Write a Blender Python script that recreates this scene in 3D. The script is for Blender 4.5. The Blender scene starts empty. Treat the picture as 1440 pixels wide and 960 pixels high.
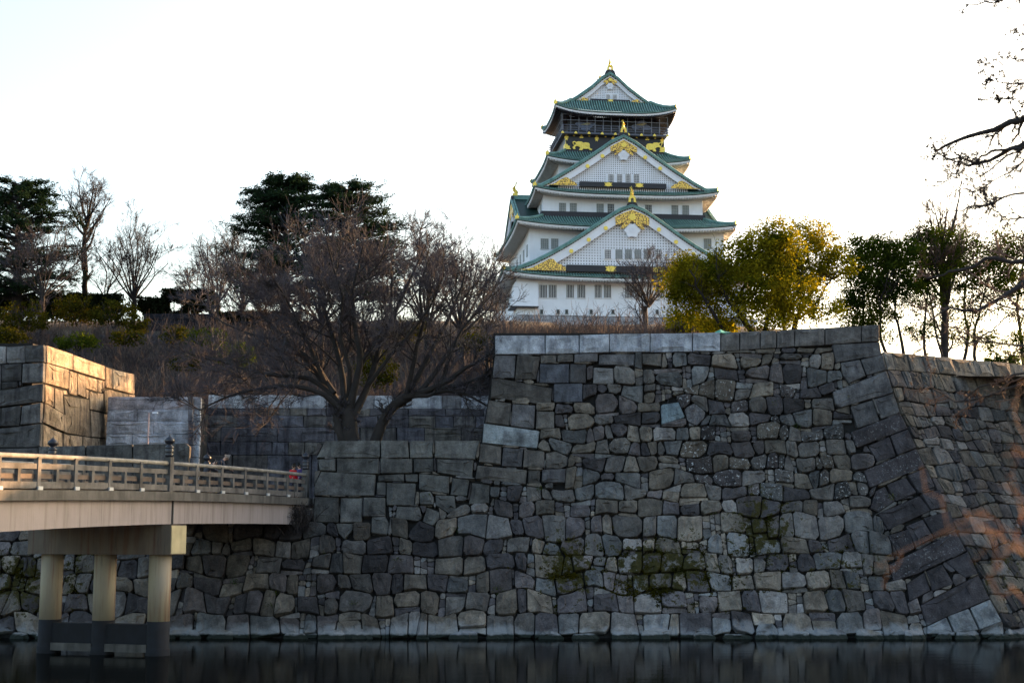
import bpy, bmesh, math, random
import numpy as np
from mathutils import Vector
R = math.radians
scene = bpy.context.scene
COL = scene.collection

# ------------------------------------------------------------------ camera
HC = 4.8                                  # eye height above the moat water
PITCH = math.atan((745-480)/2000.0)
cam_d = bpy.data.cameras.new("camera"); cam = bpy.data.objects.new("camera", cam_d); COL.objects.link(cam)
cam_d.lens = 50; cam_d.sensor_width = 36; cam_d.clip_end = 6000; cam_d.clip_start = 0.1
cam.location = (0, 0, HC); cam.rotation_euler = (math.pi/2+PITCH, 0, 0)
cam_d.dof.use_dof = True; cam_d.dof.focus_distance = 110; cam_d.dof.aperture_fstop = 4.0
scene.camera = cam

# ------------------------------------------------------------------ sky and sun
SUN_AZ = R(36)       # from +X towards +Y
SUN_EL = R(12)
w = bpy.data.worlds.new("World"); scene.world = w; w.use_nodes = True
nt = w.node_tree; bg = nt.nodes["Background"]
sky = nt.nodes.new("ShaderNodeTexSky"); sky.sky_type = 'NISHITA'; sky.sun_disc = False
sky.sun_elevation = SUN_EL; sky.sun_rotation = math.pi/2 - SUN_AZ
sky.air_density = 1.0; sky.dust_density = 4.0; sky.ozone_density = 0.6
nt.links.new(sky.outputs[0], bg.inputs[0]); bg.inputs[1].default_value = 0.15
sl = bpy.data.lights.new("sun", 'SUN'); so = bpy.data.objects.new("sun", sl); COL.objects.link(so)
sl.energy = 4.0; sl.angle = R(0.5); sl.color = (1.0, 0.52, 0.22)
sd = Vector((math.cos(SUN_EL)*math.cos(SUN_AZ), math.cos(SUN_EL)*math.sin(SUN_AZ), math.sin(SUN_EL)))
so.rotation_euler = sd.to_track_quat('Z', 'Y').to_euler()
scene.view_settings.view_transform = 'Standard'; scene.view_settings.look = 'None'
scene.view_settings.exposure = 1.95; scene.view_settings.gamma = 1.0

# ------------------------------------------------------------------ pixel -> place
SP, CP = math.sin(PITCH), math.cos(PITCH)
def ray(px, py):
    a, b = (px-720), (480-py)
    return Vector((a, CP*2000-SP*b, SP*2000+CP*b))
def at(px, py, Y):
    d = ray(px, py); t = Y/d.y
    return Vector((d.x*t, Y, HC+d.z*t))
def proj(p):
    x, y, z = p[0], p[1], p[2]-HC
    f = y*CP+z*SP; u = -y*SP+z*CP
    return 720+2000*x/f, 480-2000*u/f

# ------------------------------------------------------------------ objects
def tag(o, label=None, cat=None, group=None, kind=None):
    if label: o['label'] = label
    if cat: o['category'] = cat
    if group: o['group'] = group
    if kind: o['kind'] = kind
    return o
def empty(name, loc=(0, 0, 0), rz=0, label=None, cat=None, group=None):
    o = bpy.data.objects.new(name, None); COL.objects.link(o)
    o.location = loc; o.rotation_euler = (0, 0, rz); o.empty_display_size = 0.5
    return tag(o, label, cat, group)
def mesh_obj(name, me, mats, parent=None, loc=None):
    o = bpy.data.objects.new(name, me); COL.objects.link(o)
    if mats is not None:
        for m in (mats if isinstance(mats, (list, tuple)) else [mats]): me.materials.append(m)
    if parent is not None: o.parent = parent
    if loc is not None: o.location = loc
    return o
def np_mesh(name, V, F, smooth=False, mi=None):
    """V (n,3); F (m,k) quads or tris as arrays"""
    V = np.asarray(V, np.float32); F = np.asarray(F, np.int32)
    me = bpy.data.meshes.new(name)
    me.vertices.add(len(V)); me.vertices.foreach_set('co', V.ravel())
    k = F.shape[1]; m = len(F)
    me.loops.add(m*k); me.loops.foreach_set('vertex_index', F.ravel())
    me.polygons.add(m); me.polygons.foreach_set('loop_start', np.arange(0, m*k, k, dtype=np.int32))
    if mi is not None: me.polygons.foreach_set('material_index', np.asarray(mi, np.int32))
    me.polygons.foreach_set('use_smooth', np.full(m, smooth))
    me.update(calc_edges=True); me.validate()
    return me
class MB:
    """collects boxes, prisms and tubes in one mesh"""
    def __init__(s): s.v = []; s.f = []; s.m = []
    def add(s, vs, fs, m=0):
        o = len(s.v); s.v += [tuple(v) for v in vs]
        for f in fs: s.f.append(tuple(i+o for i in f)); s.m.append(m)
    def box(s, x0, x1, y0, y1, z0, z1, m=0):
        s.add([(x0,y0,z0),(x1,y0,z0),(x1,y1,z0),(x0,y1,z0),(x0,y0,z1),(x1,y0,z1),(x1,y1,z1),(x0,y1,z1)],
              [(0,3,2,1),(4,5,6,7),(0,1,5,4),(1,2,6,5),(2,3,7,6),(3,0,4,7)], m)
    def hexa(s, b, t, m=0):
        s.add(list(b)+list(t), [(0,3,2,1),(4,5,6,7),(0,1,5,4),(1,2,6,5),(2,3,7,6),(3,0,4,7)], m)
    def bar(s, a, b, w, h, up=(0,0,1), m=0):
        a = Vector(a); b = Vector(b); d = (b-a).normalized(); up = Vector(up)
        sd_ = d.cross(up)
        if sd_.length < 1e-4: sd_ = d.cross(Vector((0,1,0)))
        sd_.normalize(); u = sd_.cross(d).normalized()
        q = lambda p: [p-sd_*w/2-u*h/2, p+sd_*w/2-u*h/2, p+sd_*w/2+u*h/2, p-sd_*w/2+u*h/2]
        s.add(q(a)+q(b), [(0,3,2,1),(4,5,6,7),(0,1,5,4),(1,2,6,5),(2,3,7,6),(3,0,4,7)], m)
    def tube(s, pts, rad, n=6, m=0, cap=True):
        pts = [Vector(p) for p in pts]; k = len(pts)
        if not hasattr(rad, '__len__'): rad = [rad]*k
        ref = Vector((0.13, 0.31, 0.94)); vs = []
        for i, p in enumerate(pts):
            d = (pts[min(i+1,k-1)]-pts[max(i-1,0)]).normalized()
            a = d.cross(ref)
            if a.length < 1e-3: a = d.cross(Vector((1,0,0)))
            a.normalize(); b = d.cross(a)
            for j in range(n):
                t = 2*math.pi*j/n; vs.append(p+(a*math.cos(t)+b*math.sin(t))*rad[i])
        fs = []
        for i in range(k-1):
            for j in range(n):
                fs.append((i*n+j, i*n+(j+1)%n, (i+1)*n+(j+1)%n, (i+1)*n+j))
        if cap: fs.append(tuple(range(n-1,-1,-1))); fs.append(tuple((k-1)*n+j for j in range(n)))
        s.add(vs, fs, m)
    def lathe(s, c, prof, n=12, m=0):
        c = Vector(c); vs = []; k = len(prof)
        for r, z in prof:
            for j in range(n):
                t = 2*math.pi*j/n; vs.append(c+Vector((r*math.cos(t), r*math.sin(t), z)))
        fs = [(i*n+j, i*n+(j+1)%n, (i+1)*n+(j+1)%n, (i+1)*n+j) for i in range(k-1) for j in range(n)]
        fs.append(tuple(range(n-1,-1,-1))); fs.append(tuple((k-1)*n+j for j in range(n)))
        s.add(vs, fs, m)
    def prism(s, poly, y0, y1, m=0):
        """poly in (x,z), extruded along y"""
        n = len(poly)
        vs = [(x, y0, z) for x, z in poly]+[(x, y1, z) for x, z in poly]
        s.add(vs, [tuple(range(n)), tuple(range(2*n-1, n-1, -1))]+[(i, (i+1)%n, (i+1)%n+n, i+n)[::-1] for i in range(n)], m)
    def build(s, name, mats, parent=None, smooth=False, loc=None):
        me = bpy.data.meshes.new(name); me.from_pydata(s.v, [], s.f)
        me.polygons.foreach_set('material_index', s.m)
        if smooth: me.polygons.foreach_set('use_smooth', [True]*len(s.f))
        me.update()
        bm = bmesh.new(); bm.from_mesh(me); bmesh.ops.recalc_face_normals(bm, faces=bm.faces); bm.to_mesh(me); bm.free()
        return mesh_obj(name, me, mats, parent, loc)

# ------------------------------------------------------------------ materials
def newmat(name):
    m = bpy.data.materials.new(name); m.use_nodes = True
    return m, m.node_tree.nodes, m.node_tree.links, m.node_tree.nodes["Principled BSDF"]
def noise(n, l, scale, detail=4, vec=None, rough=0.55):
    t = n.new("ShaderNodeTexNoise"); t.inputs['Scale'].default_value = scale
    t.inputs['Detail'].default_value = detail; t.inputs['Roughness'].default_value = rough
    if vec is not None: l.new(vec, t.inputs['Vector'])
    return t.outputs['Fac']
def ramp(n, l, fac, stops):
    r = n.new("ShaderNodeValToRGB"); l.new(fac, r.inputs[0])
    while len(r.color_ramp.elements) < len(stops): r.color_ramp.elements.new(0.5)
    for e, (p, c) in zip(r.color_ramp.elements, stops):
        e.position = p; e.color = (c, c, c, 1) if not hasattr(c, '__len__') else (*c, 1)
    return r.outputs[0]
def mix(n, l, a, b, fac, mode='MIX'):
    m = n.new("ShaderNodeMix"); m.data_type = 'RGBA'; m.blend_type = mode
    for i, v in ((0, fac), (6, a), (7, b)):
        s = m.inputs[i]
        if isinstance(v, bpy.types.NodeSocket): l.new(v, s)
        elif hasattr(v, '__len__'): s.default_value = (*v, 1)[:4]
        else: s.default_value = v if i == 0 else (v, v, v, 1)
    return m.outputs[2]
def math_(n, l, op, a, b=0.0):
    m = n.new("ShaderNodeMath"); m.operation = op
    for s, v in ((m.inputs[0], a), (m.inputs[1], b)):
        if isinstance(v, bpy.types.NodeSocket): l.new(v, s)
        else: s.default_value = v
    return m.outputs[0]
def position(n): return n.new("ShaderNodeNewGeometry").outputs['Position']
def mapping(n, l, vec, sc):
    m = n.new("ShaderNodeMapping"); m.inputs['Scale'].default_value = sc; l.new(vec, m.inputs[0]); return m.outputs[0]
def bump(n, l, bs, h, strength=0.3, dist=0.05):
    b = n.new("ShaderNodeBump"); b.inputs['Strength'].default_value = strength; b.inputs['Distance'].default_value = dist
    l.new(h, b.inputs['Height']); l.new(b.outputs[0], bs.inputs['Normal'])

def simple(name, col, rough=0.7, var=0.25, scale=3.0, metal=0.0, streak=0.0, bumps=0.0, obj=False):
    m, n, l, bs = newmat(name)
    p = n.new("ShaderNodeTexCoord").outputs['Object'] if obj else position(n)
    f = noise(n, l, scale, 5, p)
    c = mix(n, l, tuple(x*(1-var) for x in col), tuple(min(1, x*(1+var)) for x in col), ramp(n, l, f, [(0.3, 0.0), (0.7, 1.0)]))
    if streak:
        s = noise(n, l, 1.0, 5, mapping(n, l, p, (3.0, 3.0, 0.25)))
        c = mix(n, l, c, 0.25, math_(n, l, 'MULTIPLY', ramp(n, l, s, [(0.48, 0.0), (0.72, 1.0)]), streak), 'MULTIPLY')
    l.new(c, bs.inputs['Base Color']); bs.inputs['Roughness'].default_value = rough; bs.inputs['Metallic'].default_value = metal
    if bumps: bump(n, l, bs, noise(n, l, scale*6, 5, p), bumps, 0.03)
    return m

def stone_mat(name, streak=0.5, waterline=False, gain=1.0):
    m, n, l, bs = newmat(name)
    at_ = n.new("ShaderNodeAttribute"); at_.attribute_name = 'tint'
    ex = n.new("ShaderNodeAttribute"); ex.attribute_name = 'growth'
    p = position(n)
    c = mix(n, l, at_.outputs['Color'], (gain, gain, gain), 1.0, 'MULTIPLY')
    f = noise(n, l, 1.3, 6, p, 0.65)
    c = mix(n, l, c, ramp(n, l, f, [(0.28, 0.4), (0.5, 1.0), (0.72, 1.7)]), 1.0, 'MULTIPLY')
    g = noise(n, l, 14, 5, p, 0.7)
    c = mix(n, l, c, ramp(n, l, g, [(0.3, 0.72), (0.7, 1.3)]), 1.0, 'MULTIPLY')
    s = noise(n, l, 1.0, 6, mapping(n, l, p, (3.5, 3.5, 0.3)))
    c = mix(n, l, c, (0.35, 0.33, 0.38), math_(n, l, 'MULTIPLY', ramp(n, l, s, [(0.47, 0.0), (0.66, 1.0)]), streak), 'MULTIPLY')
    sep = n.new("ShaderNodeSeparateColor"); l.new(ex.outputs['Color'], sep.inputs[0])
    # pale lichen spots
    lf = noise(n, l, 7, 3, p, 0.85)
    c = mix(n, l, c, (0.42, 0.45, 0.47), math_(n, l, 'MULTIPLY', ramp(n, l, lf, [(0.595, 0.0), (0.64, 0.8)]), sep.outputs[0]))
    # moss
    mf = noise(n, l, 2.6, 8, p, 0.75)
    mm = ramp(n, l, math_(n, l, 'ADD', mf, math_(n, l, 'MULTIPLY', sep.outputs[1], 0.22)), [(0.64, 0.0), (0.67, 1.0)])
    mm = math_(n, l, 'MULTIPLY', mm, ramp(n, l, sep.outputs[1], [(0.08, 0.0), (0.2, 1.0)]))
    mc = mix(n, l, (0.010, 0.013, 0.003), (0.045, 0.038, 0.005), noise(n, l, 5, 3, p))
    c = mix(n, l, c, mc, mm)
    if waterline:
        sx = n.new("ShaderNodeSeparateXYZ"); l.new(p, sx.inputs[0])
        z = math_(n, l, 'ADD', sx.outputs[2], math_(n, l, 'MULTIPLY', noise(n, l, 0.9, 4, p), 1.6))
        mr = n.new("ShaderNodeMapRange"); l.new(z, mr.inputs[0]); mr.inputs[1].default_value = 1.40; mr.inputs[2].default_value = 1.10
        c = mix(n, l, c, mix(n, l, c, (0.30, 0.33, 0.36), 0.5), mr.outputs[0])
        mr2 = n.new("ShaderNodeMapRange"); l.new(math_(n, l, 'ADD', sx.outputs[2], math_(n, l, 'MULTIPLY', noise(n, l, 3, 3, p), 0.2)), mr2.inputs[0]); mr2.inputs[1].default_value = 0.32; mr2.inputs[2].default_value = 0.24
        c = mix(n, l, c, (0.012, 0.018, 0.014), mr2.outputs[0])
    l.new(c, bs.inputs['Base Color']); bs.inputs['Roughness'].default_value = 0.85
    bs.inputs['Specular IOR Level'].default_value = 0.25
    h = math_(n, l, 'ADD', math_(n, l, 'MULTIPLY', noise(n, l, 3, 6, p, 0.65), 1.0), math_(n, l, 'MULTIPLY', g, 0.35))
    bump(n, l, bs, h, 0.8, 0.12)
    return m

def leaf_mat(name, c1, c2, trans=0.4, c3=None):
    m, n, l, bs = newmat(name)
    p = position(n)
    c = mix(n, l, c1, c2, ramp(n, l, noise(n, l, 0.55, 4, p), [(0.35, 0.0), (0.65, 1.0)]))
    rn = n.new("ShaderNodeNewGeometry").outputs['Random Per Island']
    c = mix(n, l, c, ramp(n, l, rn, [(0.0, 0.6), (1.0, 1.5)]), 1.0, 'MULTIPLY')
    d = n.new("ShaderNodeBsdfDiffuse"); t = n.new("ShaderNodeBsdfTranslucent"); mx = n.new("ShaderNodeMixShader")
    l.new(c, d.inputs[0]); l.new(mix(n, l, c, c3 or (1.6, 1.5, 0.5), 1.0, 'MULTIPLY'), t.inputs[0]); mx.inputs[0].default_value = trans
    l.new(d.outputs[0], mx.inputs[1]); l.new(t.outputs[0], mx.inputs[2])
    l.new(mx.outputs[0], n["Material Output"].inputs[0])
    return m

M = {}
M['wall_stone'] = stone_mat('wall_stone', 0.55, True, 0.70)
M['block_stone'] = stone_mat('block_stone', 0.8, False, 0.68)
M['joint'] = simple('joint_earth', (0.006, 0.006, 0.006), 0.95, 0.5, 4, bumps=0.5)
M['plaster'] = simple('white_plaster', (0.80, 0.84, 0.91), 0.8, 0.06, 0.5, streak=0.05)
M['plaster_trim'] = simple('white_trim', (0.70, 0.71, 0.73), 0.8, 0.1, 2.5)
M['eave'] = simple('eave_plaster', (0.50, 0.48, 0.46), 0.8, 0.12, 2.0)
M['tile'] = simple('green_copper_tile', (0.135, 0.26, 0.235), 0.65, 0.35, 1.2)
M['tile_dark'] = simple('green_tile_bed', (0.010, 0.040, 0.034), 0.6, 0.4, 2.5)
M['copper_dark'] = simple('dark_copper', (0.014, 0.014, 0.022), 0.5, 0.3, 2)
M['lacquer'] = simple('black_lacquer', (0.010, 0.010, 0.018), 0.4, 0.2, 2)
M['window_dark'] = simple('window_dark', (0.02, 0.022, 0.03), 0.3, 0.2, 2)
M['lattice_grey'] = simple('lattice_grey', (0.40, 0.42, 0.43), 0.7, 0.1, 2)
M['shutter'] = simple('shutter_grey', (0.22, 0.25, 0.25), 0.7, 0.1, 2)
M['gold'] = simple('gold_leaf', (0.95, 0.66, 0.13), 0.42, 0.2, 6, metal=0.5, bumps=0.4)
M['net'] = simple('net_cord', (0.30, 0.32, 0.36), 0.7, 0.1, 2)
M['rail_grey'] = simple('rail_blue_grey', (0.09, 0.10, 0.14), 0.6, 0.2, 2)
M['paint_blue'] = simple('painted_crane', (0.16, 0.21, 0.34), 0.6, 0.5, 1.0)
def filigree():
    m, n, l, bs = newmat('gold_filigree')
    p = n.new("ShaderNodeTexCoord").outputs['Object']
    f = noise(n, l, 4.5, 2, p, 0.5)
    k = ramp(n, l, f, [(0.46, 0.0), (0.52, 1.0)])
    l.new(mix(n, l, (0.20, 0.11, 0.05), (0.98, 0.66, 0.13), k), bs.inputs['Base Color'])
    l.new(math_(n, l, 'MULTIPLY', k, 0.5), bs.inputs['Metallic']); bs.inputs['Roughness'].default_value = 0.4
    bump(n, l, bs, f, 0.6, 0.1)
    return m
M['filigree'] = filigree()
M['wood'] = simple('weathered_wood', (0.098, 0.095, 0.092), 0.85, 0.6, 1.6, streak=0.6, bumps=0.4)
M['wood_pale'] = simple('pale_wood', (0.20, 0.195, 0.175), 0.8, 0.35, 2.0, streak=0.3, bumps=0.3)
M['wood_warm'] = simple('brown_wood', (0.085, 0.064, 0.052), 0.85, 0.4, 1.8, bumps=0.3)
M['concrete_old'] = simple('stained_concrete', (0.085, 0.083, 0.078), 0.9, 0.4, 1.4, streak=0.7, bumps=0.4)
M['girder'] = simple('girder_paint', (0.30, 0.255, 0.235), 0.8, 0.12, 0.5, streak=0.5)
M['cap'] = None
M['cap_end'] = simple('pier_cap_end_tone', (0.42, 0.37, 0.22), 0.8, 0.15, 2.0, streak=0.2)  # paler tone used on the cap's end face only
def stained(name, c1, c2, rust, amt):
    m, n, l, bs = newmat(name); p = position(n)
    c = mix(n, l, c1, c2, ramp(n, l, noise(n, l, 1.2, 5, mapping(n, l, p, (1.5, 1.5, 0.5))), [(0.3, 0.0), (0.7, 1.0)]))
    f = noise(n, l, 1.0, 6, mapping(n, l, p, (4.5, 4.5, 0.22)), 0.65)
    c = mix(n, l, c, rust, math_(n, l, 'MULTIPLY', ramp(n, l, f, [(0.50, 0.0), (0.66, 1.0)]), amt))
    g = noise(n, l, 1.0, 6, mapping(n, l, p, (7, 7, 0.4)), 0.7)
    c = mix(n, l, c, (0.04, 0.038, 0.036), math_(n, l, 'MULTIPLY', ramp(n, l, g, [(0.56, 0.0), (0.70, 1.0)]), amt))
    l.new(c, bs.inputs['Base Color']); bs.inputs['Roughness'].default_value = 0.85
    bump(n, l, bs, noise(n, l, 12, 5, p), 0.25, 0.02); return m
M['column'] = stained('pier_column_paint', (0.34, 0.30, 0.20), (0.27, 0.24, 0.19), (0.20, 0.09, 0.05), 0.7)
M['cap'] = stained('pier_cap_concrete', (0.17, 0.14, 0.10), (0.10, 0.085, 0.07), (0.10, 0.045, 0.03), 0.85)
M['girder'] = stained('girder_paint', (0.28, 0.25, 0.25), (0.23, 0.205, 0.205), (0.13, 0.11, 0.10), 0.45)
M['pier_dark'] = simple('tar_coating', (0.005, 0.007, 0.011), 0.9, 0.4, 3)
M['black_metal'] = simple('black_finial', (0.012, 0.014, 0.022), 0.35, 0.2, 3)
M['bark'] = simple('bark', (0.019, 0.016, 0.015), 0.9, 0.35, 2.5, bumps=0.6)
M['bark_dark'] = simple('bark_dark', (0.016, 0.013, 0.013), 0.9, 0.3, 2)
M['twig'] = simple('twig', (0.044, 0.040, 0.050), 0.9, 0.3, 0.5)
M['twig_dark'] = simple('twig_dark', (0.022, 0.018, 0.019), 0.9, 0.3, 0.5)
M['twig_warm'] = simple('twig_warm', (0.11, 0.062, 0.042), 0.9, 0.4, 3.0)
M['scrub'] = simple('scrub_twig', (0.042, 0.032, 0.034), 0.9, 0.45, 0.09)
M['scrub_tan'] = simple('scrub_tan', (0.10, 0.066, 0.050), 0.9, 0.4, 0.2)
M['cedar'] = leaf_mat('cedar_needles', (0.010, 0.022, 0.013), (0.024, 0.044, 0.022), 0.15)
M['camphor'] = leaf_mat('camphor_leaves', (0.045, 0.060, 0.007), (0.22, 0.19, 0.015), 0.52)
M['laurel'] = leaf_mat('laurel_leaves', (0.014, 0.030, 0.007), (0.050, 0.070, 0.012), 0.45)
M['shrub_leaf'] = leaf_mat('shrub_leaves', (0.020, 0.027, 0.006), (0.060, 0.054, 0.007), 0.3)
M['hedge_leaf'] = leaf_mat('hedge_leaves', (0.010, 0.014, 0.008), (0.018, 0.024, 0.012), 0.1)
M['skin'] = simple('skin', (0.50, 0.30, 0.22), 0.6, 0.05, 10)
# ------------------------------------------------------------------ stone walls
def area(P): return 0.5*sum(P[i][0]*P[(i+1)%len(P)][1]-P[(i+1)%len(P)][0]*P[i][1] for i in range(len(P)))
def ccw(P): return P if area(P) > 0 else P[::-1]
def clip(P, nx, ny, c):
    out = []; n = len(P)
    for i in range(n):
        a, b = P[i], P[(i+1) % n]; da = nx*a[0]+ny*a[1]-c; db = nx*b[0]+ny*b[1]-c
        if da <= 0: out.append(a)
        if da*db < 0: t = da/(da-db); out.append((a[0]+(b[0]-a[0])*t, a[1]+(b[1]-a[1])*t))
    return out
def bbox(P): xs = [p[0] for p in P]; ys = [p[1] for p in P]; return min(xs), max(xs), min(ys), max(ys)
def outside(P, T):
    """the largest piece of convex P lying beyond one edge of T"""
    a, b = bbox(P), bbox(T)
    if a[1] < b[0] or b[1] < a[0] or a[3] < b[2] or b[3] < a[2]: return P
    best, ba = [], 0.0; full = abs(area(P))
    for i in range(len(T)):
        p, q = T[i], T[(i+1) % len(T)]; nx, ny = q[1]-p[1], -(q[0]-p[0]); L = math.hypot(nx, ny)
        if L < 1e-6: continue
        nx, ny = nx/L, ny/L; c = nx*p[0]+ny*p[1]
        C_ = clip(P, -nx, -ny, -c)
        if len(C_) > 2 and abs(area(C_)) > ba: best, ba = C_, abs(area(C_))
        if ba > full*0.999: return P
    return best
def centroid(P): return sum(p[0] for p in P)/len(P), sum(p[1] for p in P)/len(P)
def round_poly(P, rng, amt, gap):
    """trim the corners, shrink towards the middle so a joint stays open"""
    cx, cy = centroid(P); out = []; n = len(P)
    for i in range(n):
        a, p, b = P[i-1], P[i], P[(i+1) % n]
        la = math.hypot(a[0]-p[0], a[1]-p[1]); lb = math.hypot(b[0]-p[0], b[1]-p[1])
        if la < 0.02: continue
        d = amt*rng.uniform(0.3, 1.5)
        for (q, L) in ((a, la), (b, lb)):
            if L < 1e-4: continue
            t = min(d*rng.uniform(0.6, 1.4)/L, 0.42); out.append((p[0]+(q[0]-p[0])*t, p[1]+(q[1]-p[1])*t))
    g = []
    for x, y in out:
        r = math.hypot(x-cx, y-cy); k = max(0.5, 1-gap/max(r, 1e-3)); g.append((cx+(x-cx)*k, cy+(y-cy)*k))
    return g
class Wall:
    """surface given by pos(u,z); stones are kept in (u,z) metres"""
    def __init__(s, pos, px2uz=None): s.pos = pos; s.px2uz = px2uz
    def nrm(s, u, z):
        e = 0.05; a = s.pos(u+e, z)-s.pos(u-e, z); b = s.pos(u, z+e)-s.pos(u, z-e)
        return a.cross(b).normalized()          # u right, z up -> towards the viewer
def flat_wall(p0, d, batter, H):
    d = Vector(d).normalized(); inn = Vector((-d.y, d.x, 0)); p0 = Vector(p0)
    def pos(u, z): return p0+d*u+inn*batter(z)+Vector((0, 0, z))
    W = Wall(pos)
    def px2uz(px, py):
        r = ray(px, py); o = Vector((0, 0, HC)); off = 0.0
        for _ in range(12):
            t = ((p0+inn*off)-o).dot(inn)/r.dot(inn); q = o+r*t; off = batter(q.z)
        return (q-p0).dot(d), q.z
    W.px2uz = px2uz; W.d = d; W.inn = inn; W.p0 = p0; W.batter = batter
    return W
class Stones:
    def __init__(s, wall, parent, mat, seed, maxn=300):
        s.w = wall; s.parent = parent; s.mat = mat; s.rng = random.Random(seed); s.items = []; s.maxn = maxn
    def put(s, P, tint, lichen=0.0, moss=0.0, amt=0.06, gap=0.02, proud=0.12, tilt=0.04, fine=True):
        P = ccw(P)
        if len(P) < 3 or area(P) < 0.02: return
        Q = round_poly(P, s.rng, amt, gap)
        if len(Q) < 3 or area(Q) < 0.012: return
        s.items.append((area(Q), Q, tint, lichen, moss, proud, tilt))
    def geo(s, it):
        _, Q, tint, li, mo, proud, tilt = it; rng = s.rng
        cu, cz = centroid(Q); C_ = s.w.pos(cu, cz); N = s.w.nrm(cu, cz)
        tu, tz = rng.gauss(0, tilt), rng.gauss(0, tilt); pr = proud*rng.uniform(0.6, 1.3)
        size = math.sqrt(_); bev = min(0.03, size*0.04)
        V = []; n = len(Q); s.G = []
        def ringp(k, dep, rough=0.0):
            for (u, z) in Q:
                uu, zz = cu+(u-cu)*k, cz+(z-cz)*k
                s.G.append((li, min(1.0, (env(uu, zz)[1] if mo > 0.04 and s.w is front else mo)*(1.0 if k > 0.8 else 0.8)), 0, 1))
                d = dep + tu*(u-cu)*k+tz*(z-cz)*k + rng.gauss(0, rough)
                V.append(s.w.pos(uu, zz)+N*d-C_)
        ringp(1.0, -0.22); ringp(1.0, pr-bev*0.9, 0.012); ringp(1-1.6*bev/max(size, 0.1), pr, 0.015)
        F = []
        for r in range(2):
            for i in range(n): F.append((r*n+i, r*n+(i+1) % n, (r+1)*n+(i+1) % n, (r+1)*n+i))
        if size > 0.5:
            ringp(0.5, pr+0.03, 0.03)
            for i in range(n): F.append((2*n+i, 2*n+(i+1) % n, 3*n+(i+1) % n, 3*n+i))
            F.append(tuple(3*n+i for i in range(n)))
        else: F.append(tuple(2*n+i for i in range(n)))
        return C_, V, F
    def mesh(s, name, V, F, cols, grow):
        me = bpy.data.meshes.new(name); me.from_pydata(V, [], F)
        a = me.attributes.new('tint', 'FLOAT_COLOR', 'POINT'); a.data.foreach_set('color', np.array(cols, np.float32).ravel())
        b = me.attributes.new('growth', 'FLOAT_COLOR', 'POINT'); b.data.foreach_set('color', np.array(grow, np.float32).ravel())
        me.materials.append(s.mat); return me
    def finish(s, name='stone'):
        s.items.sort(key=lambda i: -i[0])
        for it in s.items[:s.maxn]:
            C_, V, F = s.geo(it)
            me = s.mesh(name, V, F, [(*it[2], 1)]*len(V), s.G)
            o = bpy.data.objects.new(name, me); COL.objects.link(o); o.parent = s.parent; o.location = C_-s.parent.location
        VV, FF, CC, GG = [], [], [], []
        for it in s.items[s.maxn:]:
            C_, V, F = s.geo(it); k = len(VV); off = C_-s.parent.location
            VV += [v+off for v in V]; FF += [tuple(i+k for i in f) for f in F]
            CC += [(*it[2], 1)]*len(V); GG += s.G
        if VV:
            me = s.mesh('filler_stones', VV, FF, CC, GG); o = bpy.data.objects.new('filler_stones', me); COL.objects.link(o)
            o.parent = s.parent; o['kind'] = 'stuff'
class Line:
    def __init__(s, rng, amp): s.t = [(rng.uniform(0.8, 2.6), rng.uniform(0, 6.28), rng.uniform(0.3, 1)*amp) for _ in range(4)]
    def __call__(s, u): return sum(a*math.sin(k*u+p) for k, p, a in s.t)
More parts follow.
